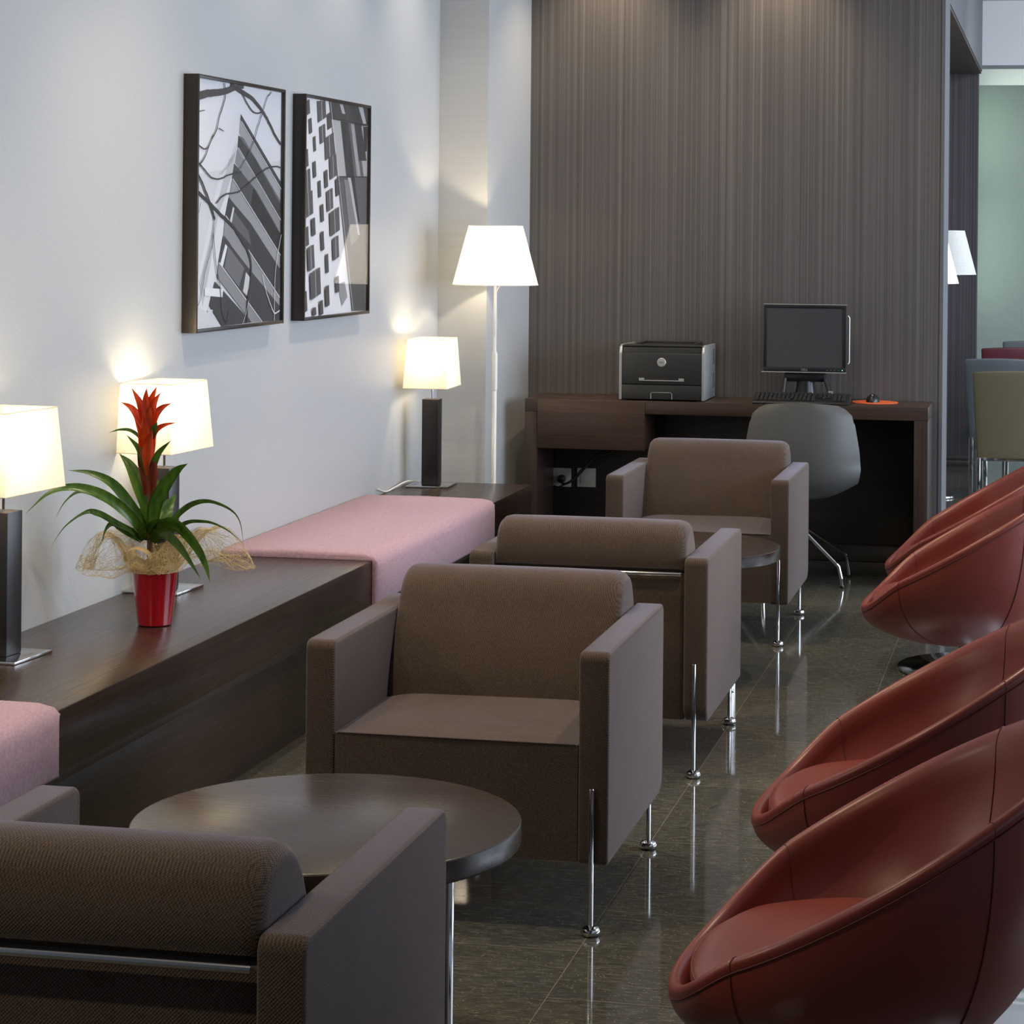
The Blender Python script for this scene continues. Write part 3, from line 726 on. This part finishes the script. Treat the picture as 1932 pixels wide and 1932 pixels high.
for cx, cy, ww, hh in [(990, 360, 18, 90), (1000, 480, 18, 95), (1068, 370, 50, 140), (1112, 445, 25, 100), (1070, 530, 35, 110), (1022, 595, 14, 95), (1110, 610, 56, 140), (972, 690, 22, 110), (1018, 760, 18, 100), (1130, 740, 45, 140), (975, 840, 35, 150), (1085, 820, 20, 110), (1045, 885, 16, 105), (1155, 870, 25, 110), (1105, 955, 38, 130),
    (978, 985, 50, 150), (1057, 1040, 18, 110), (1132, 1095, 60, 150), (1003, 1130, 22, 110), (965, 1190, 18, 120), (1055, 1220, 18, 120), (1135, 1265, 38, 140), (985, 1330, 38, 150), (1080, 1365, 16, 120), (1008, 1495, 60, 170), (946, 1610, 20, 130), (1078, 1575, 22, 130), (1040, 1650, 20, 90), (998, 1675, 20, 50), (1140, 1500, 20, 100)]:
    sk = ww*.75; big = ww > 30
    polys2.append((82 if big else 74, [(cx-ww/2, cy-hh/2+sk/2), (cx+ww/2, cy-hh/2-sk/2), (cx+ww/2+3, cy+hh/2-sk/2), (cx-ww/2+3, cy+hh/2+sk/2)]))
    if big: polys2.append((150, [(cx-2, cy-hh/2+2), (cx+2, cy-hh/2-2), (cx+5, cy+hh/2-3), (cx+1, cy+hh/2)]))
lines2 = [(232, 3, [(1115, 320), (1240, 1672)]), (190, 2, [(1250, 560), (1290, 790)]), (50, 3, [(1165, 805), (1345, 805)]), (50, 3, [(1130, 428), (1360, 475)])]
picture('right framed black and white photo of a pale building with small dark windows', 7.525, 8.29, 1.176, 1.962, Q2, polys2, lines2)

# ------------------------------------------------------------ desk
DY, DZ = 9.64, .766
desk = thing('desk', 'long dark wood desk against the striped wall with printer and computer on it', 'desk', (-1.4, 9.82, 0))
wp('desktop', (-2.262, DY, DZ-.056), (-.526, YB-.001, DZ), M['wengex'], desk, .0012)
wp('side_panel', (-2.262, DY+.0005, .0005), (-2.206, YB-.022, DZ-.0565), M['wengez'], desk, .0012)
wp('side_panel', (-.584, DY+.0005, .0005), (-.526, YB-.022, DZ-.0565), M['wengez'], desk, .0012)
dr = wp('drawer', (-2.2055, DY-.0002, .554), (-1.733, YB-.10, DZ-.0565), M['wengex'], desk, .0012)
wp('drawer_front', (-2.2045, DY-.0045, .553), (-1.733, DY-.0005, DZ-.0025), M['wengex'], desk, .0008)
M['darkpanel'] = wood('dark_back_panel', (.010, .008, .006), (.018, .014, .011), .5, 0)
wp('back_panel', (-2.2055, YB-.020, .138), (-.5845, YB-.0005, DZ-.0568), M['darkpanel'], desk, .001)

# sockets and cable on the wall under the desk
def wallplate(label, x, z):
    t = thing('wall_socket', label, 'socket', (x, YB-.0203, z), 0, 'square wall sockets under the desk')
    bx('cover_frame', (-.042, -.009, -.042), (.042, -.0005, .042), M['socket'], t, .002)
    bx('insert', (-.026, -.0115, -.026), (.026, -.0095, .026), M['socket'], t, .0015)
    return t
wallplate('pale square wall socket under the desk, with a black plug in it', -2.167, .391)
wallplate('pale square wall plate under the desk, nearer the armchair, nothing plugged in', -2.055, .393)
cb = thing('power_cable', 'black power plug and cable hanging from under the desk to the wall socket', 'cable', (-2.165, YB-.0505, .385))
bm = bmesh.new(); lathe(bm, [(.015, 0), (.019, .006), (.017, .024), (.008, .030)], 20); bmesh.ops.rotate(bm, verts=bm.verts, matrix=Matrix.Rotation(R(90), 3, 'X')); finish('plug', bm, M['black'], cb, loc=(0, .017, 0))
tb('cord', [(0, -.012, 0), (.02, -.03, -.018), (.07, -.03, .01), (.13, -.03, .075), (.18, -.03, .125), (.26, -.04, .150), (.38, -.04, .163)], .0055, M['black'], cb, 8, 6)
tb('cord', [(-.03, -.01, -.03), (.0, -.035, -.03), (.06, -.04, .005), (.11, -.04, .06), (.17, -.05, .11), (.22, -.05, .125), (.30, -.05, .163)], .004, M['black'], cb, 8, 6)

# printer
PX0, PX1, PY0, PY1, PZ = -1.852, -1.480, 9.665, 9.985, .7665
pr = thing('printer', 'dark grey and silver laser printer on the left half of the desk', 'printer', ((PX0+PX1)/2, (PY0+PY1)/2, PZ))
hx, hy = (PX1-PX0)/2, (PY1-PY0)/2
bx('body', (-hx+.012, -hy+.012, .006), (hx-.012, hy, .232), M['graphite'], pr, .008)
bx('front_door', (-hx+.0125, -hy, .070), (hx-.0125, -hy+.014, .205), M['graphite'], pr, .005)
bx('paper_tray', (-hx+.0125, -hy+.001, .006), (hx-.0125, -hy+.0145, .0675), M['graphite'], pr, .003)
for s in (-1, 1):
    bm = bmesh.new(); a, b = sorted((s*hx, s*(hx-.0118)))
    pf = [(-hy-.001, .003), (hy, .003), (hy, .236), (-hy+.045, .240), (-hy+.012, .232), (-hy-.001, .205)]
    va = [bm.verts.new((a, y, z)) for y, z in pf]; vb = [bm.verts.new((b, y, z)) for y, z in pf]
    bm.faces.new(va); bm.faces.new(list(reversed(vb)))
    for i in range(6): bm.faces.new((va[(i+1) % 6], va[i], vb[i], vb[(i+1) % 6]))
    bmesh.ops.recalc_face_normals(bm, faces=bm.faces); bmesh.ops.bevel(bm, geom=list(bm.edges), offset=.0025, segments=2, affect='EDGES', profile=.5)
    sp_ = finish('side_cover', bm, M['silver'], pr)
    if s > 0:
        bm = bmesh.new()
        for zz in (.045, .150):
            for k in range(9): box(bm, (b-.0005, hy-.075, zz+k*.0075), (b+.0006, hy-.03, zz+k*.0075+.003))
        finish('vent_slots', bm, M['black'], sp_)
bx('top_cover', (-hx+.0125, -hy+.010, .2325), (hx-.0125, -hy+.075, .240), M['silver_dark'] if 'silver_dark' in M else M['graphite'], pr, .003)
bx('output_tray', (-.115, -.04, .2325), (.115, hy-.02, .2355), M['black'], pr, .001)
bm = bmesh.new(); box(bm, (-.13, -.05, .2325), (-.118, hy-.015, .244), .002); box(bm, (.118, -.05, .2325), (.13, hy-.015, .244), .002); box(bm, (-.118, hy-.03, .2325), (.118, hy-.015, .244), .002); finish('tray_rail', bm, M['graphite'], pr)
bm = bmesh.new(); lathe(bm, [(.0195, 0), (.0195, .003), (.017, .005), (.006, .0055)], 36); bmesh.ops.rotate(bm, verts=bm.verts, matrix=Matrix.Rotation(R(90), 3, 'X'))
bd = finish('round_badge', bm, M['silver'], pr, loc=(0, -hy-.0002, .166))
text('badge_lettering', 'DELL', .011, M['graphite'], bd, (0, -.0057, 0), (R(90), 0, 0))
bx('feed_slot', (-.082, -hy-.0012, .088), (.082, -hy-.0001, .0965), M['black'], pr, .0004)
bm = bmesh.new(); box(bm, (-.098, -hy-.004, .0855), (.098, -hy-.0003, .0895), .0008); box(bm, (-.098, -hy-.004, .0895), (-.075, -hy-.0003, .098), .0012); box(bm, (.075, -hy-.004, .0895), (.098, -hy-.0003, .098), .0012); finish('slot_lip', bm, M['silver'], pr)
tb('tray_handle', [(-.046, -hy-.0005, .008), (-.046, -hy-.001, .032), (-.040, -hy-.001, .036), (.040, -hy-.001, .036), (.046, -hy-.001, .032), (.046, -hy-.0005, .008)], .0013, M['silver'], pr, 6)
for s in (-1, 1): bx('foot', (s*(hx-.02)-.012, -hy+.004, .0), (s*(hx-.02)+.012, -hy+.03, .0028), M['black'], pr, .0008)
bx('foot', (hx-.035, hy-.05, 0), (hx-.008, hy-.02, .0028), M['black'], pr, .0008)
bx('foot', (-hx+.008, hy-.05, 0), (-hx+.035, hy-.02, .0028), M['black'], pr, .0008)

# monitor
mo = thing('monitor', 'square flat computer monitor with grey blank screen on the desk', 'monitor', (-1.067, 9.875, .7665), R(2))
mz0, mz1, mw = .130, .418, .178
bm = bmesh.new(); box(bm, (-mw, -.075, mz0), (mw, -.062, mz0+.020), .003); box(bm, (-mw, -.075, mz1-.014), (mw, -.062, mz1), .003)
box(bm, (-mw, -.075, mz0+.018), (-mw+.014, -.062, mz1-.012), .002); box(bm, (mw-.014, -.075, mz0+.018), (mw, -.062, mz1-.012), .002); finish('bezel', bm, M['black'], mo)
bx('screen', (-mw+.0135, -.071, mz0+.0195), (mw-.0135, -.064, mz1-.0135), M['screen'], mo, 0)
bx('casing', (-mw+.004, -.0615, mz0+.004), (mw-.004, -.030, mz1-.004), M['black'], mo, .008)
bx('top_edge', (-mw-.001, -.077, mz1+.0002), (mw+.001, -.056, mz1+.003), M['silver'], mo, .001); bx('bottom_edge', (-mw-.008, -.079, mz0-.004), (mw+.001, -.052, mz0-.0002), M['silver'], mo, .001)
text('lettering', 'DELL', .013, M['silver'], mo, (.0, -.0755, mz0+.009), (R(90), 0, 0))
bm = bmesh.new()
for k in range(4): box(bm, (.095+k*.016, -.0757, mz0+.0075), (.099+k*.016, -.0752, mz0+.0095))
finish('buttons', bm, M['silver'], mo)
bx('power_light', (.160, -.0757, mz0+.007), (.164, -.0752, mz0+.010), mat('green_led', (.1, .9, .1), .4, Emission_Color=(.2, 1, .2, 1), Emission_Strength=2), mo, 0)
# speaker / pc bracket seen at the right edge
tb('side_bracket', [(mw+.004, -.035, mz0+.035), (mw+.010, -.03, mz0+.04), (mw+.010, -.03, mz1-.055), (mw+.004, -.032, mz1-.045)], .0042, M['silver'], mo, 8)
bm = bmesh.new(); tube(bm, [(0, -.03, .20), (0, -.01, .15), (0, .0, .06), (0, .0, .012)], [.030, .034, .040, .05], 16); finish('stand_neck', bm, M['black'], mo)
bx('stand_arm', (-.092, -.045, .085), (.092, .01, .128), M['black'], mo, .012)
bx('stand_base', (-.095, -.06, .0), (.095, .10, .014), M['black'], mo, .005)
tb('stand_leg', [(.088, -.05, .10), (.104, -.058, .05), (.122, -.066, .010)], [.010, .010, .013], M['black'], mo, 8)
tb('stand_leg', [(-.085, -.05, .10), (-.09, -.058, .05), (-.095, -.066, .010)], [.010, .010, .013], M['black'], mo, 8)
bx('sticker', (.103, -.081, .020), (.123, -.0795, .05), M['silver'], mo, 0)
# keyboard
kb = thing('keyboard', 'black computer keyboard in front of the monitor', 'keyboard', (-1.065, 9.703, .7668), R(1))
kw = .205
bm = bmesh.new(); pf = [(-.062, 0), (-.05, -.0), (.075, .016), (.075, .040), (-.05, .012), (-.062, .007)]
va = [bm.verts.new((-kw, y, z)) for y, z in pf]; vb = [bm.verts.new((kw, y, z)) for y, z in pf]
bm.faces.new(va); bm.faces.new(list(reversed(vb)))
for i in range(6): bm.faces.new((va[(i+1) % 6], va[i], vb[i], vb[(i+1) % 6]))
bmesh.ops.recalc_face_normals(bm, faces=bm.faces); bmesh.ops.bevel(bm, geom=list(bm.edges), offset=.0012, segments=2, affect='EDGES', profile=.5)
finish('keyboard_case', bm, M['black'], kb)
for s_ in (-1, 1): bx('tilt_foot', (s_*.17-.012, .062, .0001), (s_*.17+.012, .068, .0155), M['black'], kb, .0005)
bm = bmesh.new(); r = bmesh.ops.create_cube(bm, size=1)
for v_ in r['verts']:
    tpr = .78 if v_.co.z > 0 else 1; v_.co = Vector((v_.co.x*.0162*tpr, v_.co.y*.0162*tpr, (v_.co.z+.5)*.0095))
bmesh.ops.bevel(bm, geom=list(bm.edges), offset=.0012, segments=2, affect='EDGES', profile=.5)
M['key'] = mat('glossy_key', (.030, .030, .030), .16)
key0 = None; rowsz = [(15, 0), (15, 0), (15, 0), (14, 1), (12, 2)]
cnt = 0
for r_ in range(5):
    y = .050-r_*.0215; slope = (.040-.012)/(.125); z = .012+(y+.05)*slope
    xs = [-kw+.018+.0183*i for i in range(14)]
    xs += [-kw+.018+.0183*14+.010+.0183*i for i in range(3)] if r_ in (0, 1, 2) else ([-kw+.018+.0183*15+.010] if r_ == 3 else [])
    xs += [-kw+.018+.0183*17+.020+.0175*i for i in range(4)]
    if r_ == 4: xs = [x for i, x in enumerate(xs) if i not in (5, 6, 7, 8)]
    for x in xs:
        if x > kw-.012: continue
        if key0 is None: k_ = key0 = finish('key', bm, M['key'], kb)
        else: k_ = key0.copy(); C.objects.link(k_); k_.parent = kb
        k_.location = (x, y, z); k_.rotation_euler = (math.atan(slope), 0, 0); cnt += 1
bx('space_bar', (-.115, -.044, .0125), (-.045, -.028, .023), M['key'], kb, .002)
# mouse and round mat
bm = bmesh.new(); lathe(bm, [(.098, 0), (.099, .001), (.098, .003), (.01, .003)], 64)
tag(finish('mouse_mat', bm, M['orange'], loc=(-.765, 9.865, .7665)), 'round orange mouse mat on the right end of the desk', 'mouse mat')
ms = thing('computer_mouse', 'small black computer mouse on the round orange mat', 'mouse', (-.775, 9.865, .7697))
bm = bmesh.new(); bmesh.ops.create_uvsphere(bm, u_segments=24, v_segments=16, radius=1)
for v_ in bm.verts: v_.co = Vector((v_.co.x*.029, v_.co.y*.052, max(0, v_.co.z)*.034+.0003))
finish('mouse_body', bm, M['black'], ms)
tb('mouse_cord', [(-.01, .05, .008), (-.03, .075, .006), (-.07, .085, .004), (-.11, .07, .002), (-.145, .03, .002)], .0018, M['black'], ms, 6, 6)
bx('mouse_wheel', (-.003, -.035, .027), (.003, -.020, .032), M['silver'], ms, .001)

# ------------------------------------------------------------ grey desk chair
dc = thing('desk_chair', 'dark grey shell chair on thin chrome legs pushed up to the desk', 'chair', (-1.10, 9.62, 0))
def shell():
    bm = bmesh.new(); prof = bez([(0, -.205, .790), (0, -.215, .72), (0, -.225, .62), (0, -.222, .52), (0, -.195, .44), (0, -.12, .385), (0, .02, .370), (0, .14, .38), (0, .23, .40)], 5)
    wid = lambda s: 0
    n = len(prof); cols = 24; rings = []
    tot = [0]
    for a, b in zip(prof, prof[1:]): tot.append(tot[-1]+(b-a).length)
    for i, p in enumerate(prof):
        f = tot[i]/tot[-1]
        ks = [(0, .150), (.018, .182), (.05, .208), (.12, .222), (.25, .240), (.36, .246), (.46, .238), (.58, .225), (.8, .215), (.93, .19), (1, .14)]
        for (a, wa), (b, wb) in zip(ks, ks[1:]):
            if a <= f <= b: hw = wa+(wb-wa)*(f-a)/(b-a)
        wrap = .06+.035*math.sin(math.pi*min(1, f/.8))
        ring = []
        for k in range(cols+1):
            u = k/cols*2-1; x = hw*u; c = u*u*abs(u)**.4
            up = max(0, (f-.32)/.4); up = min(1, up)
            ring.append(bm.verts.new((x, p.y+c*wrap*(1-up), p.z+c*.11*up-.012*u*u*(1-up)*(f < .1))))
        rings.append(ring)
    for a, b in zip(rings, rings[1:]):
        for k in range(cols): bm.faces.new((a[k], a[k+1], b[k+1], b[k]))
    bmesh.ops.recalc_face_normals(bm, faces=bm.faces)
    bmesh.ops.solidify(bm, geom=list(bm.faces), thickness=.018)
    o = finish('seat_shell', bm, M['greyshell'], dc, ang=60); return o
sh = shell(); sh.location = (.062, 0, 0)
hub = Vector((-.06, -.02, .318))
for k, (fx, fy) in enumerate(((-.876, 9.61), (-.875, 9.925), (-1.165, 9.24), (-1.42, 9.80))):
    fo = Vector((fx+1.10, fy-9.62, 0)); d2 = Vector((fo.x-hub.x, fo.y-hub.y, 0)); n_ = d2.normalized()
    b_ = fo-n_*.018+Vector((0, 0, .095))
    pts = [hub+n_*.02, hub+n_*.06-Vector((0, 0, .02)), b_-n_*.02+Vector((0, 0, .018)), b_+n_*.002-Vector((0, 0, .004)), fo+Vector((-n_.x*.002, -n_.y*.002, .03)), fo+Vector((0, 0, .004))]
    lg = tb('leg', pts, .0088, M['chrome'], dc, 12)
    bm = bmesh.new(); lathe(bm, [(.010, .0005), (.011, .004), (.010, .012)], 16, (fo.x, fo.y, 0)); finish('glide', bm, M['black'], lg)
bm = bmesh.new(); lathe(bm, [(.055, -.012), (.058, 0), (.045, .02), (.03, .05)], 28, tuple(hub)); finish('swivel_hub', bm, M['chrome'], dc)

# ------------------------------------------------------------ dining chairs in the green room
def dchair(label, loc, rz, m, w=.46):
    t = thing('dining_chair', label, 'chair', loc, rz, 'upholstered chairs in the far room')
    h = w/2
    bm = bmesh.new(); nx, nz = 12, 10; ra, rb_ = [], []
    for i in range(nx+1):
        a, b = [], []
        for j in range(nz+1):
            u = i/nx*2-1; f = j/nz; hw = h*(.88+.12*f); z = .345+(.80-.345)*f-.010*u*u*f; y = -.205-.05*f-.018*(1-u*u)
            a.append(bm.verts.new((u*hw, y, z))); b.append(bm.verts.new((u*hw, y+.045-.012*f, z)))
        ra.append(a); rb_.append(b)
    for i in range(nx):
        for j in range(nz):
            bm.faces.new((ra[i][j], ra[i+1][j], ra[i+1][j+1], ra[i][j+1])); bm.faces.new((rb_[i][j], rb_[i][j+1], rb_[i+1][j+1], rb_[i+1][j]))
        bm.faces.new((ra[i][nz], ra[i+1][nz], rb_[i+1][nz], rb_[i][nz])); bm.faces.new((ra[i][0], rb_[i][0], rb_[i+1][0], ra[i+1][0]))
    for j in range(nz):
        bm.faces.new((ra[0][j], ra[0][j+1], rb_[0][j+1], rb_[0][j])); bm.faces.new((ra[nx][j], rb_[nx][j], rb_[nx][j+1], ra[nx][j+1]))
    bmesh.ops.recalc_face_normals(bm, faces=bm.faces)
    es = [e for e in bm.edges if len(e.link_faces) == 2 and e.calc_face_angle() > 1]
    bmesh.ops.bevel(bm, geom=es, offset=.010, segments=3, affect='EDGES', profile=.5)
    finish('backrest', bm, m, t, ang=50)
    bx('seat', (-h+.02, -.185, .385), (h-.02, .23, .455), m, t, .018, 3)
    bm = bmesh.new(); box(bm, (-h+.03, -.215, .335), (h-.03, -.19, .352), .002); finish('cross_rail', bm, M['chrome'], t)
    bm = bmesh.new()
    for s in (-1, 1): box(bm, (s*(h-.035)-.011, -.19, .360), (s*(h-.035)+.011, .21, .382), .002)
    finish('seat_frame', bm, M['chrome'], t)
    for sx in (-1, 1):
        for sy in (-.205, .20):
            bx('leg', (sx*(h-.035)-.011, sy-.011, .0005), (sx*(h-.035)+.011, sy+.011, .350 if sy < 0 else .36), M['chrome'], t, .002)
    return t
dchair('olive green upholstered dining chair, nearest of the far-room chairs', (-.205, 12.05, 0), R(3), M['olive'], .46)
dchair('blue-grey upholstered dining chair between the olive one and the burgundy one', (-.262, 13.2, 0), R(-6), M['bluegrey'], .44)
dchair('burgundy upholstered dining chair behind the blue-grey one', (-.27, 14.5, 0), R(8), M['burgundy'], .44)
dchair('dark grey dining chair farthest back, cut off at the right edge', (-.135, 15.45, 0), R(4), M['bluegrey'], .46)

# ------------------------------------------------------------ plant
PLX, PLY = -2.312, 5.63
pt = thing('potted_bromeliad', 'flowering bromeliad with orange-red spike in a glossy red pot wrapped in sisal net', 'plant', (PLX, PLY, BZ+.0005))
bm = bmesh.new(); lathe(bm, [(.040, .0), (.0445, .003), (.0465, .02), (.059, .138), (.0605, .142), (.0585, .143), (.055, .125), (.02, .12)], 64); finish('pot', bm, M['pot'], pt)
bm = bmesh.new(); lathe(bm, [(.05, .121), (.052, .126), (.02, .132)], 32); finish('soil', bm, M['soil'], pt)
SC = 2457.
def cp(p, y):
    """traced outline point at its own distance y (relative to the pot)"""
    d = r2*((p[0]/3.22-1142.5)/4300)+u2*((430-680-p[1]/3.22)/4300)+fwd
    q = d*((PLY+y)/d.y); return q.x-PLX, q.z+1.5-BZ
def leaf(name, pts, wid, m, dy=0., y0=0., cup=.25, face=0.6, nm=None):
    """pts in image-like local coordinates; dy: how far the tip comes towards (-) or away (+)"""
    n = len(pts); P3 = []
    for i, p in enumerate(pts):
        f = i/(n-1); x, z = cp(p, y0+dy*f); P3.append((x, y0+dy*f, z))
    sm = bez(P3, 6); nn = len(sm); bm = bmesh.new(); rows = []
    for i, p in enumerate(sm):
        f = i/(nn-1); t_ = (sm[min(i+1, nn-1)]-sm[max(i-1, 0)]).normalized()
        side = t_.cross(Vector((0, -1, 0))); side = side.normalized() if side.length > 1e-4 else Vector((1, 0, 0))
        out = side.cross(t_).normalized()
        sd = (side*face+Vector((0, 1, 0))*math.sqrt(1-face*face)); sd = (sd-t_*sd.dot(t_)).normalized(); nr = sd.cross(t_)
        wd = wid/SC/1.85*(min(1, .55+1.3*f) if f < .35 else 1)*(1-max(0, (f-.45)/.55)**1.8); wd = max(wd, .0004)
        rows.append([bm.verts.new(p+sd*wd*u+nr*(abs(u)**1.6)*wd*cup) for u in (-1, -.5, 0, .5, 1)])
    for a, b in zip(rows, rows[1:]):
        for k in range(4): bm.faces.new((a[k], a[k+1], b[k+1], b[k]))
    bmesh.ops.solidify(bm, geom=list(bm.faces), thickness=.0008)
    return finish(name, bm, m, pt, ang=80)
LV = [([(880, 1090), (850, 1020), (760, 920), (620, 820), (450, 775), (300, 810), (158, 930)], 50, -.25, .7), ([(880, 1090), (860, 1000), (800, 900), (690, 760), (560, 690), (415, 668)], 52, -.10, .7),
 ([(870, 1090), (830, 1010), (740, 920), (640, 850), (500, 800), (400, 860), (332, 970)], 38, -.14, .5), ([(860, 1100), (800, 1040), (700, 990), (600, 935), (520, 930), (400, 1010), (310, 1130)], 34, -.18, .5),
 ([(915, 1060), (905, 980), (900, 880), (850, 760), (790, 640), (725, 568)], 78, .03, .9), ([(925, 1060), (930, 960), (945, 860), (1010, 740), (1080, 660), (1140, 628)], 66, -.04, .85),
 ([(960, 1090), (1010, 1020), (1090, 920), (1180, 860), (1280, 850), (1400, 900), (1460, 980), (1480, 1125)], 42, .06, .55), ([(960, 1100), (1040, 1040), (1130, 980), (1210, 970), (1300, 985), (1400, 1040), (1487, 1125)], 38, -.06, .5),
 ([(930, 1090), (980, 1010), (1060, 985), (1140, 1040), (1220, 1150), (1260, 1250), (1275, 1345)], 84, -.12, .8), ([(920, 1100), (960, 1050), (1020, 1050), (1090, 1110), (1150, 1200), (1218, 1325)], 74, -.14, .8),
 ([(950, 1080), (980, 980), (1010, 900), (1070, 812)], 78, .08, .85), ([(860, 1100), (780, 1050), (700, 1000), (650, 1030), (615, 1120)], 42, -.10, .6), ([(900, 1080), (870, 980), (830, 890)], 60, .10, .8),
 ([(940, 1080), (930, 1010), (990, 985), (1060, 1000), (1110, 1060)], 60, -.09, .8), ([(900, 1090), (860, 1050), (790, 1040), (740, 1010)], 46, .07, .7)]
for k, (pts, wd, dy, fc) in enumerate(LV): leaf('leaf', pts, wd*1.3, M['leaf'], dy, 0, .35, fc)
leaf('leaf', [(955, 860), (952, 800), (948, 745), (950, 708)], 52, M['leaflight'], .02, .015, .1, .95)
tb('flower_stalk', [((905-938)/2185, 0, .19), ((905-938)/2185, 0, .30), ((908-938)/2185, 0, .42), ((900-938)/2185, 0, .53)], [.0075, .0075, .008, .006], M['stalk'], pt, 12, 5)
UL = [([(905, 720), (880, 640), (845, 540), (770, 455)], 44, -.02), ([(915, 720), (930, 640), (965, 560), (1038, 488)], 44, -.02), ([(895, 600), (865, 490), (800, 430), (730, 422), (662, 440)], 22, .02), ([(915, 500), (935, 420), (955, 375)], 40, -.02)]
for pts, wd, dy in UL: leaf('leaf', pts, wd, M['leaf'], dy, -.006, .3, .9)
BR = [([(890, 820), (885, 720), (860, 620), (835, 540)], 62, -.01, 1), ([(925, 820), (930, 720), (935, 640), (950, 580)], 62, -.01, 1), ([(905, 700), (900, 600), (905, 500), (925, 420)], 80, -.012, 0), ([(895, 640), (880, 540), (865, 440), (815, 345)], 76, -.008, 0),
 ([(915, 640), (925, 540), (935, 440), (990, 395), (1072, 378)], 46, .0, 0), ([(900, 540), (880, 450), (850, 360), (800, 290), (735, 255)], 60, .01, 0), ([(910, 540), (915, 440), (940, 340), (985, 285), (1040, 262)], 56, .008, 0),
 ([(900, 480), (885, 380), (855, 270), (800, 168)], 64, -.012, 0), ([(905, 470), (900, 350), (888, 250), (890, 170)], 64, -.018, 0), ([(905, 470), (905, 350), (920, 240), (952, 160)], 58, .0, 0), ([(908, 470), (915, 360), (935, 260), (975, 198)], 56, -.006, 0), ([(900, 560), (890, 470), (885, 400), (870, 330)], 70, -.022, 0)]
for pts, wd, dy, dk in BR: leaf('bract', pts, wd*.86, M['bractdark'] if dk else M['bract'], dy, -.008 if not dk else -.006, .5, .95)
# sisal net ruffle: thin fibres wandering over a billowing ring around the pot's rim
def ruffle(a, v):
    """a angle, v 0 tied at the rim, .5 puffed up, 1 drooping outer lip"""
    ca, sa = math.cos(a), math.sin(a); side = abs(ca)**1.2
    lob = 1+.13*math.sin(3*a+.6)+.12*math.sin(7*a+1)+.05*math.sin(13*a)
    R_ = (.055+(.150 if ca < 0 else .135)*side)*ca*ca+(.045+.035)*(1-ca*ca)+.02
    rr = .055+(R_*lob-.05)*(v**.8)
    top = .205+.035*side*(1 if ca < 0 else 1.5)-.03*(1-side)*(sa < 0); low = .150-.018*side+(.03*side if ca > 0 else 0)
    if v < .5: z = .143+(top-.143)*math.sin(math.pi*v)
    else: z = low+(top-low)*math.sin(math.pi*v)**.8 if v < 1 else low
    return Vector((rr*ca, rr*sa*.62, z+.010*math.sin(5*a+4*v)*v+.004*math.sin(17*a)))
bm = bmesh.new()
def fibre(pts, r):
    tube(bm, pts, r, 3, False)
for k in range(620):
    a = random.uniform(0, 2*math.pi); v = random.random(); da = random.uniform(-.12, .12); dv = random.uniform(-.10, .10); pts = []
    for q in range(12):
        pts.append(ruffle(a, max(0, min(1.02, v)))+Vector((random.uniform(-1, 1), random.uniform(-1, 1), random.uniform(-1, 1)))*.0022)
        da += random.uniform(-.06, .06); dv += random.uniform(-.07, .07); da *= .9; dv *= .9; a += da; v += dv
        if v < 0 or v > 1: dv = -dv
    fibre(pts, .00030)
for k in range(10):   # denser folded lip
    pts = [ruffle(2*math.pi*i/90, .96+.05*math.sin(i*.7+k))+Vector((random.uniform(-1, 1), random.uniform(-1, 1), random.uniform(-1, 1)))*.0025 for i in range(91)]
    fibre(pts, .0004)
for k in range(26):   # tied band round the rim
    pts = [Vector((.0615*math.cos(2*math.pi*i/60), .0615*math.sin(2*math.pi*i/60), .151+.010*math.sin(k*1.7+i*.3)+random.uniform(-.002, .002))) for i in range(61)]
    fibre(pts, .0006)
tag(finish('net_wrap', bm, M['raffia'], pt, ang=80), kind='stuff')
bm = bmesh.new(); rows = []
for i in range(25):   # bow loop at the front
    a = R(-30+240*i/24); c = Vector((-.015+.036*math.cos(a), -.078-.006*math.sin(a), .185+.026*math.sin(a)))
    rows.append([bm.verts.new(c+Vector((0, 1, .2))*.010*u) for u in (-1, 0, 1)])
for a, b in zip(rows, rows[1:]):
    for k in range(2): bm.faces.new((a[k], a[k+1], b[k+1], b[k]))
bmesh.ops.solidify(bm, geom=list(bm.faces), thickness=.0008)
finish('ribbon_bow', bm, M['raffia'], pt, ang=80)
